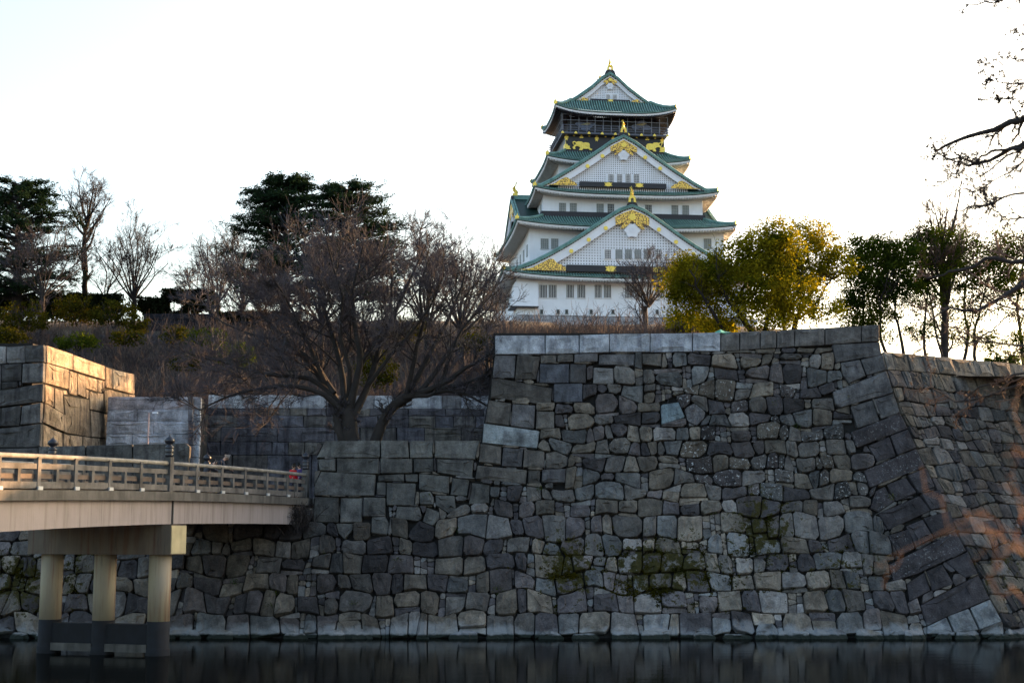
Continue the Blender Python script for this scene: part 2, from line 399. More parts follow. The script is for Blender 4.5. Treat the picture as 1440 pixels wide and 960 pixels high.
def courses(rng, u0, u1, z0, z1, h, w, amp=0.09, slope=0.0, jit=0.13, hv=0.25, filler=0.3, hf=None):
    """irregular courses; yields (polygon, is_filler)"""
    zs = [z0]
    while zs[-1] < z1: zs.append(zs[-1]+h*rng.uniform(1-hv, 1+hv)*(hf(zs[-1]) if hf else 1))
    if z1-zs[-2] < h*0.45: zs.pop(-2)
    zs[-1] = z1
    L = [Line(rng, amp*h*1.6) for _ in zs]
    L[-1] = lambda u: 0.0
    def ln(k, u): return zs[k]+L[k](u)+slope*(u-u0)*(1 if 0 < k < len(zs)-1 else 0)
    for k in range(len(zs)-1):
        hh = zs[k+1]-zs[k]; u = u0-rng.uniform(0, w); tb = tt = u
        while u < u1:
            isf = rng.random() < filler*0.6
            ww = w*rng.uniform(0.20, 0.36) if isf else w*rng.uniform(0.62, 1.45)*(0.7+0.3*hh/h)
            u += ww; j = 0.3 if isf else 1.0
            nb, ntp = u+rng.uniform(-jit, jit)*w*j, u+rng.uniform(-jit, jit)*w*j
            nb = max(nb, tb+0.08); ntp = max(ntp, tt+0.08)
            mb, mt = (tb+nb)/2, (tt+ntp)/2
            P = [(tb, ln(k, tb)), (mb, ln(k, mb)), (nb, ln(k, nb)), (ntp, ln(k+1, ntp)), (mt, ln(k+1, mt)), (tt, ln(k+1, tt))]
            P = ccw(P)
            if isf:
                c = rng.uniform(0.28, 0.45)*hh+zs[k]+slope*(u-u0); c2 = c+rng.uniform(0.25, 0.4)*hh; a = rng.uniform(-0.3, 0.3)
                yield clip(P, a, 1, c+a*mb), True
                yield clip(clip(P, -a, -1, -c-a*mb), -a, 1, c2-a*mb), True
                yield clip(P, a, -1, -c2+a*mb), True
            elif rng.random() < filler*0.5:     # a low stone with a thin wedge above or below it
                a = rng.uniform(-0.12, 0.12); c = ln(k, mb)+hh*(0.8 if rng.random() < 0.5 else 0.22)-a*mb
                A, B = clip(P, -a, 1, c), clip(P, a, -1, -c)
                for q in (A, B):
                    if len(q) > 2: yield q, abs(area(q)) < 0.4*abs(area(P))
            elif rng.random() < 0.10:
                c = mb+rng.uniform(-0.15, 0.15)*w; a = rng.uniform(-0.3, 0.3)
                yield clip(P, 1, a, c+a*(zs[k]+hh/2)), False
                yield clip(P, -1, -a, -c-a*(zs[k]+hh/2)), False
            else: yield P, False
            tb, tt = nb, ntp
def px_poly(W, pts, ox=0, oy=0, sc=1.0): return ccw([W.px2uz(ox+x/sc, oy+y/sc) for x, y in pts])

PAL = [(0.088, 0.080, 0.080), (0.112, 0.107, 0.100), (0.145, 0.128, 0.105), (0.105, 0.110, 0.112), (0.066, 0.062, 0.066), (0.130, 0.118, 0.100), (0.155, 0.150, 0.145), (0.052, 0.050, 0.054)]
def tone(rng, k=1.0, pal=PAL):
    c = rng.choice(pal); g = k*rng.uniform(0.68, 1.5); return tuple(x*g for x in c)
def quads(rows, d=3): return rows

# ---- front face of the moat walls
def bat_f(t): t = min(max(t, -0.2), 1.0); return 1-(1-t)**1.7 if t < 1 else 1.0
front = flat_wall((0, 65, 0), (1, 0, 0), lambda z: 5.5*bat_f(z/16.5), 16)
EDGE_PX = [(1234.5,440),(1236,457),(1238,481),(1240,499.5),(1246.5,522),(1255,552.5),(1265,580.5),(1275.8,603.5),(1287.8,631),(1300,657),(1313.5,686),(1329,715),(1342,746),(1357.7,774.5),(1374.7,806),(1391.6,842),(1408.5,873.5),(1416,890),(1428,915)]
EDGE = sorted([front.px2uz(*p)[::-1] for p in EDGE_PX])     # (z,u)
def edge_u(z): return float(np.interp(z, [e[0] for e in EDGE], [e[1] for e in EDGE]))
LEFT_PX = [(695.6,472),(696,499),(692,531),(688,560),(681,600),(676,628)]
LEFT = sorted([front.px2uz(*p)[::-1] for p in LEFT_PX])
def left_u(z): return float(np.interp(z, [e[0] for e in LEFT], [e[1] for e in LEFT]))
ZTOP = front.px2uz(1110, 490)[1]; ZCOP = front.px2uz(1110, 464.5)[1]
ZTER = front.px2uz(560, 621)[1]; UTL = front.px2uz(441, 690)[0]
ZLAND = 6.15
def grid_surface(name, mats, parent, pos, us, zs, off, back):
    """a solid core behind the stones: curved front sheet, back sheet, rim"""
    V = []; nu = len(us); nz = len(zs)
    for z in zs:
        for u in us:
            uu = u(z) if callable(u) else u
            V.append(pos(uu, z)+Vector((0, 1, 0))*off if False else pos(uu, z)+off)
    for z in zs:
        for u in us:
            uu = u(z) if callable(u) else u
            p = pos(uu, z); V.append(back(p, uu, z))
    n = nu*nz; F = []
    for i in range(nz-1):
        for j in range(nu-1):
            a = i*nu+j; F.append((a, a+1, a+nu+1, a+nu)); F.append((n+a, n+a+nu, n+a+nu+1, n+a+1))
    for j in range(nu-1):
        F.append((j, n+j, n+j+1, j+1)); a = (nz-1)*nu+j; F.append((a, a+1, n+a+1, n+a))
    for i in range(nz-1):
        a = i*nu; F.append((a, a+nu, n+a+nu, n+a)); a = i*nu+nu-1; F.append((a, n+a, n+a+nu, a+nu))
    me = bpy.data.meshes.new(name); me.from_pydata([v-parent.location for v in V], [], F); me.update()
    return mesh_obj(name, me, mats, parent)

# ---------- bastion (the tall wall under the keep)
bastion = empty("stone_bastion_wall", (10, 66, 0), 0, "tall curved dark stone bastion wall rising from the moat, under the castle, topped with pale coping", "stone wall")
SB = Stones(front, bastion, M['wall_stone'], 7, 300)
traced = []
c4 = lambda pts: px_poly(front, pts, 680, 460, 4.3625)
c5 = lambda pts: px_poly(front, pts, 980, 450, 4.175)
c6 = lambda pts: px_poly(front, pts, 1100, 660, 3.841)
pale = (0.44, 0.48, 0.54)
for x0, x1, y0, y1, b0, b1 in [(696,766.2,472.8,472.5,499,498.4),(767,814,472.5,472.3,498.4,497.6),(814.8,856.5,472,471,497.5,496.3),(857.1,913.6,471,470,496.3,495.8),(914.2,973.2,470,469.3,495.8,495.2),(974,1012.3,469.3,468.5,495.2,494.8)]:
    P = ccw([front.px2uz(x0,y0),front.px2uz(x1,y1),front.px2uz(x1,b1),front.px2uz(x0,b0)])
    g_ = SB.rng.uniform(0.88, 1.08); SB.put(P, tuple(x*g_ for x in pale), 0, 0, 0.01, 0.008, 0.14, 0.0); traced.append(P)
for x0, x1, y0, y1, b0, b1 in [(1013.6,1039.5,468,467.3,494.3,493.5),(1040.3,1068.2,467.3,466.2,493.5,491.5),(1069,1091,466.2,466,491.4,490.3),(1092,1116.5,466.3,463.8,490.2,488.2),(1117.2,1158.6,463.6,462,488,486),(1159.4,1210.3,461.7,458.6,485.8,481.8),(1211,1236,458.6,456.8,481.6,480.4)]:
    P = ccw([front.px2uz(x0,y0),front.px2uz(x1,y1),front.px2uz(x1,b1),front.px2uz(x0,b0)])
    SB.put(P, (0.105, 0.10, 0.098) if x0 > 1160 and x0 < 1200 else (0.15, 0.145, 0.14), 0, 0, 0.015, 0.012, 0.15, 0.01); traced.append(P)
corner = [c5(p) for p in [
 [(787,148),(1072,132),(1085,205),(812,254)],[(838,256),(952,238),(988,333),(890,378),(852,330)],[(957,235),(1090,207),(1110,298),(992,330)],
 [(792,428),(1112,303),(1148,428),(838,520),(810,500)],[(897,512),(1030,470),(1070,595),(940,640)],[(1035,468),(1152,430),(1190,545),(1080,585)],
 [(900,665),(1190,550),(1235,640),(930,757)],[(1000,745),(1125,690),(1165,805),(1055,838)],[(1130,685),(1235,645),(1285,755),(1175,800)],
 [(975,890),(1285,760),(1336,868),(1010,990)]]] + [c6(p) for p in [
 [(560,85),(665,45),(725,130),(610,175)],[(672,38),(775,-5),(820,100),(735,132)],[(470,215),(500,120),(552,92),(600,180),(520,232)],
 [(515,240),(740,145),(800,225),(570,330)],[(745,135),(850,112),(882,212),(800,222)],[(566,360),(680,325),(715,430),(630,475)],
 [(662,312),(755,275),(815,375),(718,425)],[(760,265),(905,225),(935,330),(820,372)],[(572,520),(932,336),(992,442),(720,570),(600,605)],
 [(668,620),(765,560),(800,660),(685,715)],[(770,555),(860,515),(925,625),(808,664)],[(880,500),(1002,445),(1057,568),(985,590)],
 [(740,740),(1057,572),(1120,700),(780,845)],[(780,850),(885,800),(920,885),(780,890)],[(890,795),(1005,752),(1060,868),(930,885)],[(1012,748),(1120,702),(1185,820),(1068,868)]]]
for i, P in enumerate(corner):
    low = i > 22; g_ = SB.rng.uniform(0.82, 1.15)
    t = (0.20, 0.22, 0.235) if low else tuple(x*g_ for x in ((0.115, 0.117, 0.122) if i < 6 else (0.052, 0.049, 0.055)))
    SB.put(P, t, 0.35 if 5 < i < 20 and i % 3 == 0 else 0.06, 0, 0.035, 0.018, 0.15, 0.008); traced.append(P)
slabs = [[(68,175),(200,175),(190,315),(55,312)],[(205,180),(347,185),(325,325),(192,325)],[(50,318),(85,315),(425,380),(412,485),(70,440),(42,440)],
 [(30,450),(172,470),(160,605),(10,590)],[(178,472),(318,485),(310,628),(165,610)],[(325,518),(435,520),(435,625),(320,630)],
 [(-8,712),(0,595),(345,640),(330,745)],[(-22,715),(112,735),(105,845),(-30,830)],[(120,737),(245,750),(235,862),(110,855)],[(250,755),(375,765),(372,868),(240,865)],
 [(380,775),(445,762),(518,795),(515,850),(470,870),(382,865)],[(-40,850),(268,880),(260,965),(-50,932)],[(275,880),(350,880),(345,960),(272,960)],[(358,880),(505,872),(500,960),(355,958)],
 [(348,175),(448,175),(448,222),(350,225)],[(452,175),(550,172),(550,215),(452,220)],[(555,170),(700,165),(700,215),(555,222)],[(345,228),(525,228),(525,345),(340,348)],
 [(530,228),(630,230),(628,348),(530,345)],[(672,250),(795,258),(798,352),(670,352)],[(708,170),(930,165),(925,238),(705,230)],[(970,168),(1092,165),(1090,245),(972,232)],[(430,352),(608,350),(606,465),(428,465)],
 [(1085,480),(1195,462),(1235,555),(1090,600)],[(1230,500),(1290,468),(1362,520),(1355,560),(1305,610),(1250,580)],[(765,725),(800,685),(870,678),(905,715),(885,775),(810,782),(770,755)]]
for i, P in enumerate(slabs):
    P = c4(P)
    t = (0.27, 0.31, 0.33) if i == 6 else (0.20, 0.27, 0.31) if i == 23 else (0.22, 0.22, 0.22) if i == 19 else (0.09, 0.10, 0.12) if i in (17, 22) else tone(SB.rng, 1.0, [(0.115, 0.108, 0.098), (0.105, 0.105, 0.11)])
    SB.put(P, t, 0.4 if i > 23 else 0.03, 0, 0.03 if i < 23 else 0.08, 0.016, 0.13, 0.015); traced.append(P)
def env(u, z):
    """how pale the stones are by place, and the moss patches (paler low in the middle, darker low on either side)"""
    px, py = proj(front.pos(u, z))
    k = 1.0
    k += 0.95*math.exp(-((px-950)/260)**2-((py-830)/90)**2)
    k -= 0.42*math.exp(-((px-560)/200)**2-((py-800)/100)**2)
    k -= 0.35*math.exp(-((px-1240)/120)**2-((py-740)/100)**2)
    k += 0.20*math.exp(-((px-940)/180)**2-((py-520)/40)**2)
    m = max(math.exp(-((px-800)/42)**2-((py-800)/45)**2), math.exp(-((px-930)/85)**2-((py-800)/48)**2), 0.8*math.exp(-((px-1070)/50)**2-((py-745)/60)**2), 0.5*math.exp(-((px-1180)/60)**2-((py-800)/50)**2),
            0.9*math.exp(-((px-30)/45)**2-((py-820)/50)**2), 0.6*math.exp(-((px-110)/30)**2-((py-810)/60)**2))
    li = 1.0 if (950 < px < 1260 and 540 < py < 700 and ((int(u*7.3)+int(z*5.1)) % 3 == 0)) else 0.05
    return k, min(1, 1.25*m), li
ctr = centroid
rng = SB.rng
us = [lambda z: left_u(z)-0.05 if z > ZTER else -1.6]+[(lambda z, k=k: (left_u(z) if z > ZTER else -1.6)*(1-k/20)+(edge_u(z)-0.06)*k/20) for k in range(1, 21)]
zs = [-1.5, 0, 1, 2, 3, 4, 5, 6, 7, 8, 9, ZTER-0.01, ZTER+0.01, 11, 12, 13, 14, ZTOP]+[ZCOP-0.12]
grid_surface("core", M['joint'], bastion, front.pos, us, zs, Vector((0, 0.16, 0)), lambda p, u, z: Vector((min(p.x, 18.0) if z > 13.3 else min(p.x, 18.0), 78, z)))

# ---------- lower terrace wall with the bare trees on it
terrace = empty("stone_terrace_wall", (-5, 66, 0), 0, "lower stone wall beside the bridge end with squared dark blocks, carrying the spreading bare trees", "stone wall")
ST = Stones(front, terrace, M['wall_stone'], 11, 300)
c3 = lambda pts: px_poly(front, pts, 430, 540, 4.363)
tr2 = []
ash = [([(65,452),(118,350),(457,350),(457,452)],1.35),([(460,350),(628,350),(636,455),(462,455)],1.2),([(634,350),(785,350),(780,455),(640,455)],1.4),([(790,350),(1068,350),(1040,465),(790,455)],1.3),
 ([(75,465),(185,460),(185,535),(85,535)],1.1),([(190,457),(452,459),(450,555),(192,548)],.85),([(458,460),(655,460),(655,548),(460,552)],.9),([(662,460),(785,460),(785,540),(662,545)],.8),([(800,462),(1032,470),(1022,580),(805,545)],.95),
 ([(95,540),(432,560),(422,690),(50,688),(55,620)],.9),([(445,565),(605,555),(605,600),(445,600)],.75),([(610,555),(690,555),(690,605),(612,600)],.75),([(438,605),(492,605),(492,688),(435,685)],.9),([(495,607),(678,612),(670,748),(495,745)],.95),
 ([(695,553),(882,570),(880,675),(695,650)],.9),([(900,578),(1005,588),(990,690),(888,682)],.95),([(55,695),(206,698),(203,852),(45,850)],.7),([(215,700),(350,700),(345,852),(210,852)],1.3),([(355,700),(490,700),(490,805),(352,820)],.9),
 ([(698,668),(765,662),(787,700),(785,745),(700,745)],1.3),([(795,685),(915,690),(922,770),(880,800),(800,750)],.9),([(560,755),(700,760),(715,820),(690,848),(548,825)],.9),([(745,760),(820,790),(825,830),(780,878),(718,850)],.95),
 ([(1020,605),(1130,620),(1125,735),(1000,740)],1.0),([(405,820),(490,815),(515,860),(500,930),(400,920)],1.1),([(185,858),(290,860),(290,900),(240,955),(200,920)],1.1)]
for P, k in ash:
    P = c3(P); g = ST.rng.uniform(0.92, 1.08)*k
    ST.put(P, (0.105*g, 0.106*g, 0.100*g), 0.02, 0, 0.03, 0.016, 0.13, 0.012); tr2.append(P)
lu_t = left_u(ZTER)
us = [UTL+0.08+(-1.2-UTL-0.08)*k/8 for k in range(9)]
zs = [-1.5, 0, 1, 2, 3, 4, 5, 6, 7, 8, 9, ZTER-0.12]
grid_surface("core", M['joint'], terrace, front.pos, us, zs, Vector((0, 0.18, 0)), lambda p, u, z: Vector((p.x, 79, z)))

# ---------- moat wall under and behind the bridge
abut = empty("stone_moat_wall", (-20, 66, 0), 0, "low stone moat wall in shade behind the bridge columns, mossy at its left end", "stone wall")
SA = Stones(front, abut, M['wall_stone'], 23, 300)
rng = random.Random(19); UTL2 = UTL
def seam(z): return lu_t-(ZTER-z)*0.05
def add_front(P, fil, low=False):
    if len(P) < 3: return
    P = ccw(P)
    cx, cz = centroid(P); a, b, c_, d = bbox(P)
    if a > edge_u(d): return
    if b > min(edge_u(c_), edge_u(d))-0.01:
        e0, e1 = edge_u(c_), edge_u(d); dx, dz = e1-e0, d-c_; P = clip(P, dz, -dx, dz*e0-dx*c_)
    if len(P) < 3: return
    if cz > ZTER or (d > ZTER and a < seam(ZTER)):
        if b < left_u(cz): 
            if cz > ZTER: return
        if a < left_u(cz) and cz > ZTER: P = clip(P, -1, 0, -left_u(cz))
        elif cz <= ZTER: P = clip(P, 0, 1, ZTER)
    if cx < UTL2:
        if c_ > ZLAND-0.3: return
        if b > UTL2 and d > ZLAND: P = clip(P, 1, 0, UTL2)
        P = clip(P, 0, 1, ZLAND-0.3); S_ = SA
    else:
        if a < UTL2 and d > ZLAND-0.3: P = clip(P, -1, 0, -UTL2)
        S_ = SB if cx > seam(cz) else ST
    for T in traced+tr2:
        if len(P) < 3: return
        P = outside(P, T)
    if len(P) < 3: return
    k, mo, li = env(cx, cz)
    px, py = proj(front.pos(cx, cz))
    if S_ is SA: k *= 1.25 if px < 130 else 1.05
    if low:
        S_.put(P, tone(rng, 1.0), 0.02, 0.2, rng.uniform(0.08, 0.2), 0.03, 0.30, 0.10); return
    if fil: S_.put(P, tone(rng, 1.45*(0.5+0.5*k)), li*0.3, mo, 0.05, 0.012, 0.03, 0.05)
    else: S_.put(P, tone(rng, k*(0.72 if li > 0.5 else 1.0)), li, mo, rng.uniform(0.05, 0.20), rng.uniform(0.016, 0.052), 0.16, 0.075)
for P, fil in courses(rng, -33.5, 24.5, 0.0, ZTOP, 0.82, 0.92, filler=0.40, slope=0.004, jit=0.17): add_front(P, fil)
u = -33.5
while u < 25.5:      # uneven footing rocks standing in the water
    w_ = rng.uniform(0.6, 1.7); h_ = rng.uniform(0.02, 0.42)
    if rng.random() < 0.72: add_front([(u, -0.5), (u+w_, -0.5), (u+w_*rng.uniform(0.85, 1.0), h_*rng.uniform(0.2, 0.8)), (u+w_*rng.uniform(0.4, 0.7), h_), (u+w_*rng.uniform(0.0, 0.2), h_*rng.uniform(0.3, 0.9))], False, True)
    u += w_*rng.uniform(0.75, 1.25)
SB.finish(); ST.finish(); SA.finish()
us = [-34+(UTL+34)*k/16 for k in range(17)]
grid_surface("core", M['joint'], abut, front.pos, us, [-1.5, 0, 1, 2, 3, 4, 5, ZLAND-0.3], Vector((0, 0.2, 0)), lambda p, u, z: Vector((p.x, 73, z)))

# ---------- receding wall to the right of the corner
RD = Vector((0.848, 0.530, 0)).normalized()
right = Wall(lambda u, z: front.pos(edge_u(z), z)+RD*u)
def r_px(px, py):
    # point of the receding wall seen at a pixel, by a short search
    r = ray(px, py); o = Vector((0, 0, HC)); z = 8.0
    for _ in range(30):
        e = front.pos(edge_u(z), z); inn = Vector((-RD.y, RD.x, 0)); t = (e-o).dot(inn)/r.dot(inn); q = o+r*t; z = 0.5*z+0.5*q.z
    return (q-front.pos(edge_u(z), z)).dot(RD), q.z
right.px2uz = r_px
rwall = empty("receding_stone_wall", (26, 70, 0), 0, "long stone wall running back to the right behind the bastion corner, small rough stones under squared coping", "stone wall")
SR = Stones(right, rwall, M['wall_stone'], 31, 300)
ZR = r_px(1244, 520)[1]; ZRC = r_px(1300, 500.5)[1]
u = -0.3
while u < 21:
    w_ = SR.rng.uniform(0.9, 1.9)
    SR.put([(u, ZR), (u+w_, ZR), (u+w_, ZRC), (u, ZRC)] if u > 0 else [(0.05, ZR), (u+w_, ZR), (u+w_, ZRC), (0.05, ZRC)], tone(SR.rng, 1.25, [(0.13, 0.125, 0.115), (0.115, 0.112, 0.11)]), 0, 0, 0.03, 0.015, 0.12, 0.02); u += w_
for P, fil in courses(SR.rng, 0.02, 21, -0.35, ZR, 0.64, 0.78, filler=0.3, jit=0.16, slope=-0.005, amp=0.07):
    if len(P) < 3: continue
    a, b, c_, d = bbox(P)
    if b < 0.05: continue
    if a < 0.03: P = clip(P, -1, 0, -0.03)
    if len(P) < 3: continue
    cx, cz = ctr(P); mo = 0.5*math.exp(-((cz-3.0)/2.0)**2)
    SR.put(P, tone(SR.rng, 0.92, PAL+[(0.15, 0.13, 0.115)]), 0.1 if SR.rng.random() < 0.2 else 0.02, mo, 0.04 if fil else SR.rng.uniform(0.06, 0.14), 0.014 if fil else 0.03, 0.06 if fil else 0.13, 0.045)
SR.finish()
grid_surface("core", M['joint'], rwall, right.pos, [0.0, 3, 6, 9, 12, 15, 18, 21], [-1.5, 0, 1, 2, 3, 4, 5, 6, 7, 8, 9, 10, 11, 12, 13, ZRC-0.1], Vector((-0.09, 0.14, 0)),
             lambda p, u, z: Vector((p.x-3.5 if u > 0 else p.x-1.0, p.y+5, z)))

# ---------- squared masonry further back
def ashlar(St, u0, u1, rows, wmin, wmax, pal, stag=True, lichen=0, coping=None, streak_pal=None, split=0.15):
    for i in range(len(rows)-1):
        z0, z1 = rows[i], rows[i+1]; top = i == len(rows)-2 and coping
        u = u0
        while u < u1-0.05:
            w_ = St.rng.uniform(wmin, wmax)*(1.25 if top else 1)
            e = u1 if u+w_ > u1-wmin*0.5 else u+w_
            g_ = St.rng.uniform(0.8, 1.2); t = tuple(x*g_ for x in (St.rng.choice(coping) if top else St.rng.choice(pal)))
            if not top and z1-z0 > 0.9 and St.rng.random() < split:
                zm = z0+(z1-z0)*St.rng.uniform(0.35, 0.65)
                St.put([(u, z0), (e, z0), (e, zm), (u, zm)], t, lichen, 0, 0.03, 0.014, 0.08, 0.006)
                St.put([(u, zm), (e, zm), (e, z1), (u, z1)], tuple(x*1.1 for x in t), lichen, 0, 0.03, 0.014, 0.08, 0.006)
            else:
                j = 0.0 if top else St.rng.uniform(-0.06, 0.06)
                St.put([(u, z0), (e, z0), (e+j, z1), (u, z1)], t, lichen, 0, 0.03, 0.014, 0.08+St.rng.uniform(-.02, .02), 0.006)
            u = e
def wall_core(name, W, parent, u0, u1, z0, z1, thick, off=0.12):
    d, inn = W.d, W.inn; V = []
    for z in (z0, z1):
        a = W.pos(u0, z)+inn*off; b = W.pos(u1, z)+inn*off
        V += [a, b, b+inn*thick, a+inn*thick]
    me = bpy.data.meshes.new(name); me.from_pydata([v-parent.location for v in V], [], [(0,3,2,1),(4,5,6,7),(0,1,5,4),(1,2,6,5),(2,3,7,6),(3,0,4,7)])
    return mesh_obj(name, me, M['joint'], parent)
PALB = [(0.085, 0.082, 0.090), (0.11, 0.105, 0.10), (0.13, 0.122, 0.108), (0.10, 0.10, 0.115), (0.075, 0.073, 0.083)]
back = flat_wall((0, 95, 0), (0.999, 0.045, 0), lambda z: z*0.05, 14)
bw = empty("gate_enclosure_wall", (-10, 96, 0), 0, "squared stone wall with pale coping blocks behind the spreading bare tree trunks", "stone wall")
SW = Stones(back, bw, M['block_stone'], 5, 300)
b = back
ub0, ztop_b = b.px2uz(293, 562); ub1 = b.px2uz(702, 560)[0]
zt = b.px2uz(500, 556)[1]
PALB = [tuple(x*1.35 for x in c) for c in PALB]
rows = [4.5, 5.8]+[b.px2uz(500, y)[1] for y in (640, 622, 601, 585, 574.5)]+[zt]
ashlar(SW, ub0, ub1, rows, 0.9, 2.8, PALB, coping=[(0.50, 0.53, 0.57), (0.54, 0.56, 0.60), (0.22, 0.22, 0.23), (0.48, 0.51, 0.54)], split=0.25)
SW.finish(); wall_core("core", b, bw, ub0, ub1, 4.0, zt-0.05, 1.5)
# pale gate pier wall
pw = flat_wall((0, 88, 0), (1, 0.02, 0), lambda z: z*0.04, 14)
pe = empty("pale_gate_wall", (-20, 89, 0), 0, "pale blue-grey squared granite wall between the sunlit block and the darker wall", "stone wall")
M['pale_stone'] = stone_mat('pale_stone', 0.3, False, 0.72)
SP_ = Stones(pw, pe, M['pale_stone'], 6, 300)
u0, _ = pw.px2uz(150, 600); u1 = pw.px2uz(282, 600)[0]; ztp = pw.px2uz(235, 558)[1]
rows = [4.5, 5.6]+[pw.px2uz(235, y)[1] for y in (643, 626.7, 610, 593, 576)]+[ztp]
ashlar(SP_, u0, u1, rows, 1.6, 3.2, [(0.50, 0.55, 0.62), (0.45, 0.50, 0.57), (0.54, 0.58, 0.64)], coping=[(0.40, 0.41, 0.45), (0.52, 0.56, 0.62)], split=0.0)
SP_.finish(); wall_core("core", pw, pe, u0, u1-0.05, 4.0, ztp-0.05, 1.0)
# its return face, tinted darker: side shade put into the stone colour
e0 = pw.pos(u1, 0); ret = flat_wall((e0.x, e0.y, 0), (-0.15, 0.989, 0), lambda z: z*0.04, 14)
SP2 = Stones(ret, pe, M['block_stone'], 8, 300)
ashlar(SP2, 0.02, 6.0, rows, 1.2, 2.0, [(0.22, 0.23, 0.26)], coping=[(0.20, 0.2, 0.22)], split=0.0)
SP2.finish()
# sunlit gate block
C1 = at(62.8, 486, 78.0); C2d = Vector((0.0755, 0.997, 0)).normalized()
fL = flat_wall((C1.x, C1.y-0.5, 0), (1, 0.0, 0), lambda z: (z-9)*0.055, 15)
gb = empty("sunlit_gate_wall", (C1.x-2, C1.y, 0), 0, "massive block-built gate wall at the left edge, one face glowing orange in low sun", "stone wall")
SL = Stones(fL, gb, M['block_stone'], 9, 300)
g1 = lambda W, pts: px_poly(W, pts, 0, 470, 5.333)
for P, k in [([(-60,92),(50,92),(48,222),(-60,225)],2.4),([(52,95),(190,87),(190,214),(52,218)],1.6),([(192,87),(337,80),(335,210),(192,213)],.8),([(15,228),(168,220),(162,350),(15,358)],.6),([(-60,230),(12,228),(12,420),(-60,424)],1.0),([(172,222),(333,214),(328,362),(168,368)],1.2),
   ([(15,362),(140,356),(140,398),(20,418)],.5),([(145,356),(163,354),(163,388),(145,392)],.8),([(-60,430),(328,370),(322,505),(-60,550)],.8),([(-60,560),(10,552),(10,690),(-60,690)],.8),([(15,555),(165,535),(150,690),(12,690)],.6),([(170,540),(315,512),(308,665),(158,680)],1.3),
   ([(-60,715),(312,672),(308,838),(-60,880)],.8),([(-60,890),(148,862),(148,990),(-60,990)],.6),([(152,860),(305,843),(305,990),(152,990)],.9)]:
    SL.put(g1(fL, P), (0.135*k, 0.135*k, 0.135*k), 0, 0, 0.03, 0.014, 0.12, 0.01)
rz = [4.2, 5.3, 6.4, 7.6, 8.9, 10.2, 11.4, 12.6, 13.8, fL.px2uz(30, 487)[1]]
um = fL.px2uz(-11.3, 520)[0]
ashlar(SL, um-7, um, rz, 1.5, 3.2, PALB, coping=[(0.2, 0.2, 0.21)])
SL.finish()
eb = fL.pos(fL.px2uz(62.5, 500)[0], 0)
sunw = flat_wall((eb.x-0.5, C1.y-0.5, 0), C2d, lambda z: (z-9)*0.045, 15)
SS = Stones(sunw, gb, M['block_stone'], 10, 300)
sb = []
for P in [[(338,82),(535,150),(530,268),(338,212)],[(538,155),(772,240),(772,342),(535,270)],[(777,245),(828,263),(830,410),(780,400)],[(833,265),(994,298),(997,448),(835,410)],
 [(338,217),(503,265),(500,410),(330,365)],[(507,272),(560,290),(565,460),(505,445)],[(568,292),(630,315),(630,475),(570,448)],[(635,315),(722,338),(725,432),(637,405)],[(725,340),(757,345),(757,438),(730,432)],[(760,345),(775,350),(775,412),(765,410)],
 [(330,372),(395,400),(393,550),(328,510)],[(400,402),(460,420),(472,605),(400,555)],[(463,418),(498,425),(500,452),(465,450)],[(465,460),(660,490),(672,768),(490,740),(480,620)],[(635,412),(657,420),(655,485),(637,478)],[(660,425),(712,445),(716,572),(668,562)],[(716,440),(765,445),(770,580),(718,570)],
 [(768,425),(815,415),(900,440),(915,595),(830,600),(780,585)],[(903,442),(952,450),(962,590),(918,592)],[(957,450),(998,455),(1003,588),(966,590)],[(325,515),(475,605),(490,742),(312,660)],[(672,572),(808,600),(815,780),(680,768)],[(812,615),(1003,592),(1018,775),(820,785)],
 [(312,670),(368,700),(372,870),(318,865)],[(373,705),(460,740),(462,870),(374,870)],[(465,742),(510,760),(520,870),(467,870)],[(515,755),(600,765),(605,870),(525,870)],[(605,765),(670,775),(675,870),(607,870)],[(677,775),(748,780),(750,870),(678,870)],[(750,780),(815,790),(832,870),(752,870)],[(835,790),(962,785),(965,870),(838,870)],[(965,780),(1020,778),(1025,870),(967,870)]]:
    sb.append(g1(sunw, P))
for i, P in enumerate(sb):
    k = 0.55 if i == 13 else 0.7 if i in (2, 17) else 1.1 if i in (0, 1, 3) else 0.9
    SS.put(P, (0.40*k, 0.32*k, 0.23*k), 0, 0, 0.02, 0.010, 0.10, 0.01)  # lighter, warmer tint than the front face: low sun put into the colour
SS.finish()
ux1 = sunw.px2uz(187, 560)[0]; zt2 = sunw.px2uz(120, 504)[1]
c0 = Vector((eb.x-0.42, C1.y-0.25, 0)); D = C2d; mbk = MB()
q = lambda a, z: (c0+D*a)+Vector((-(z-9)*0.045-0.08, (z-9)*0.055*(1 if a < 1 else 0), z))-gb.location
far = lambda a, z: q(a, z)+Vector((-13, -0.0, 0))
mbk.hexa([q(0, 3.5), q(ux1, 3.5), far(ux1, 3.5), far(0, 3.5)], [q(0, zt2-0.08), q(ux1, zt2-0.08), far(ux1, zt2-0.08), far(0, zt2-0.08)])
mbk.build("core", M['joint'], gb)
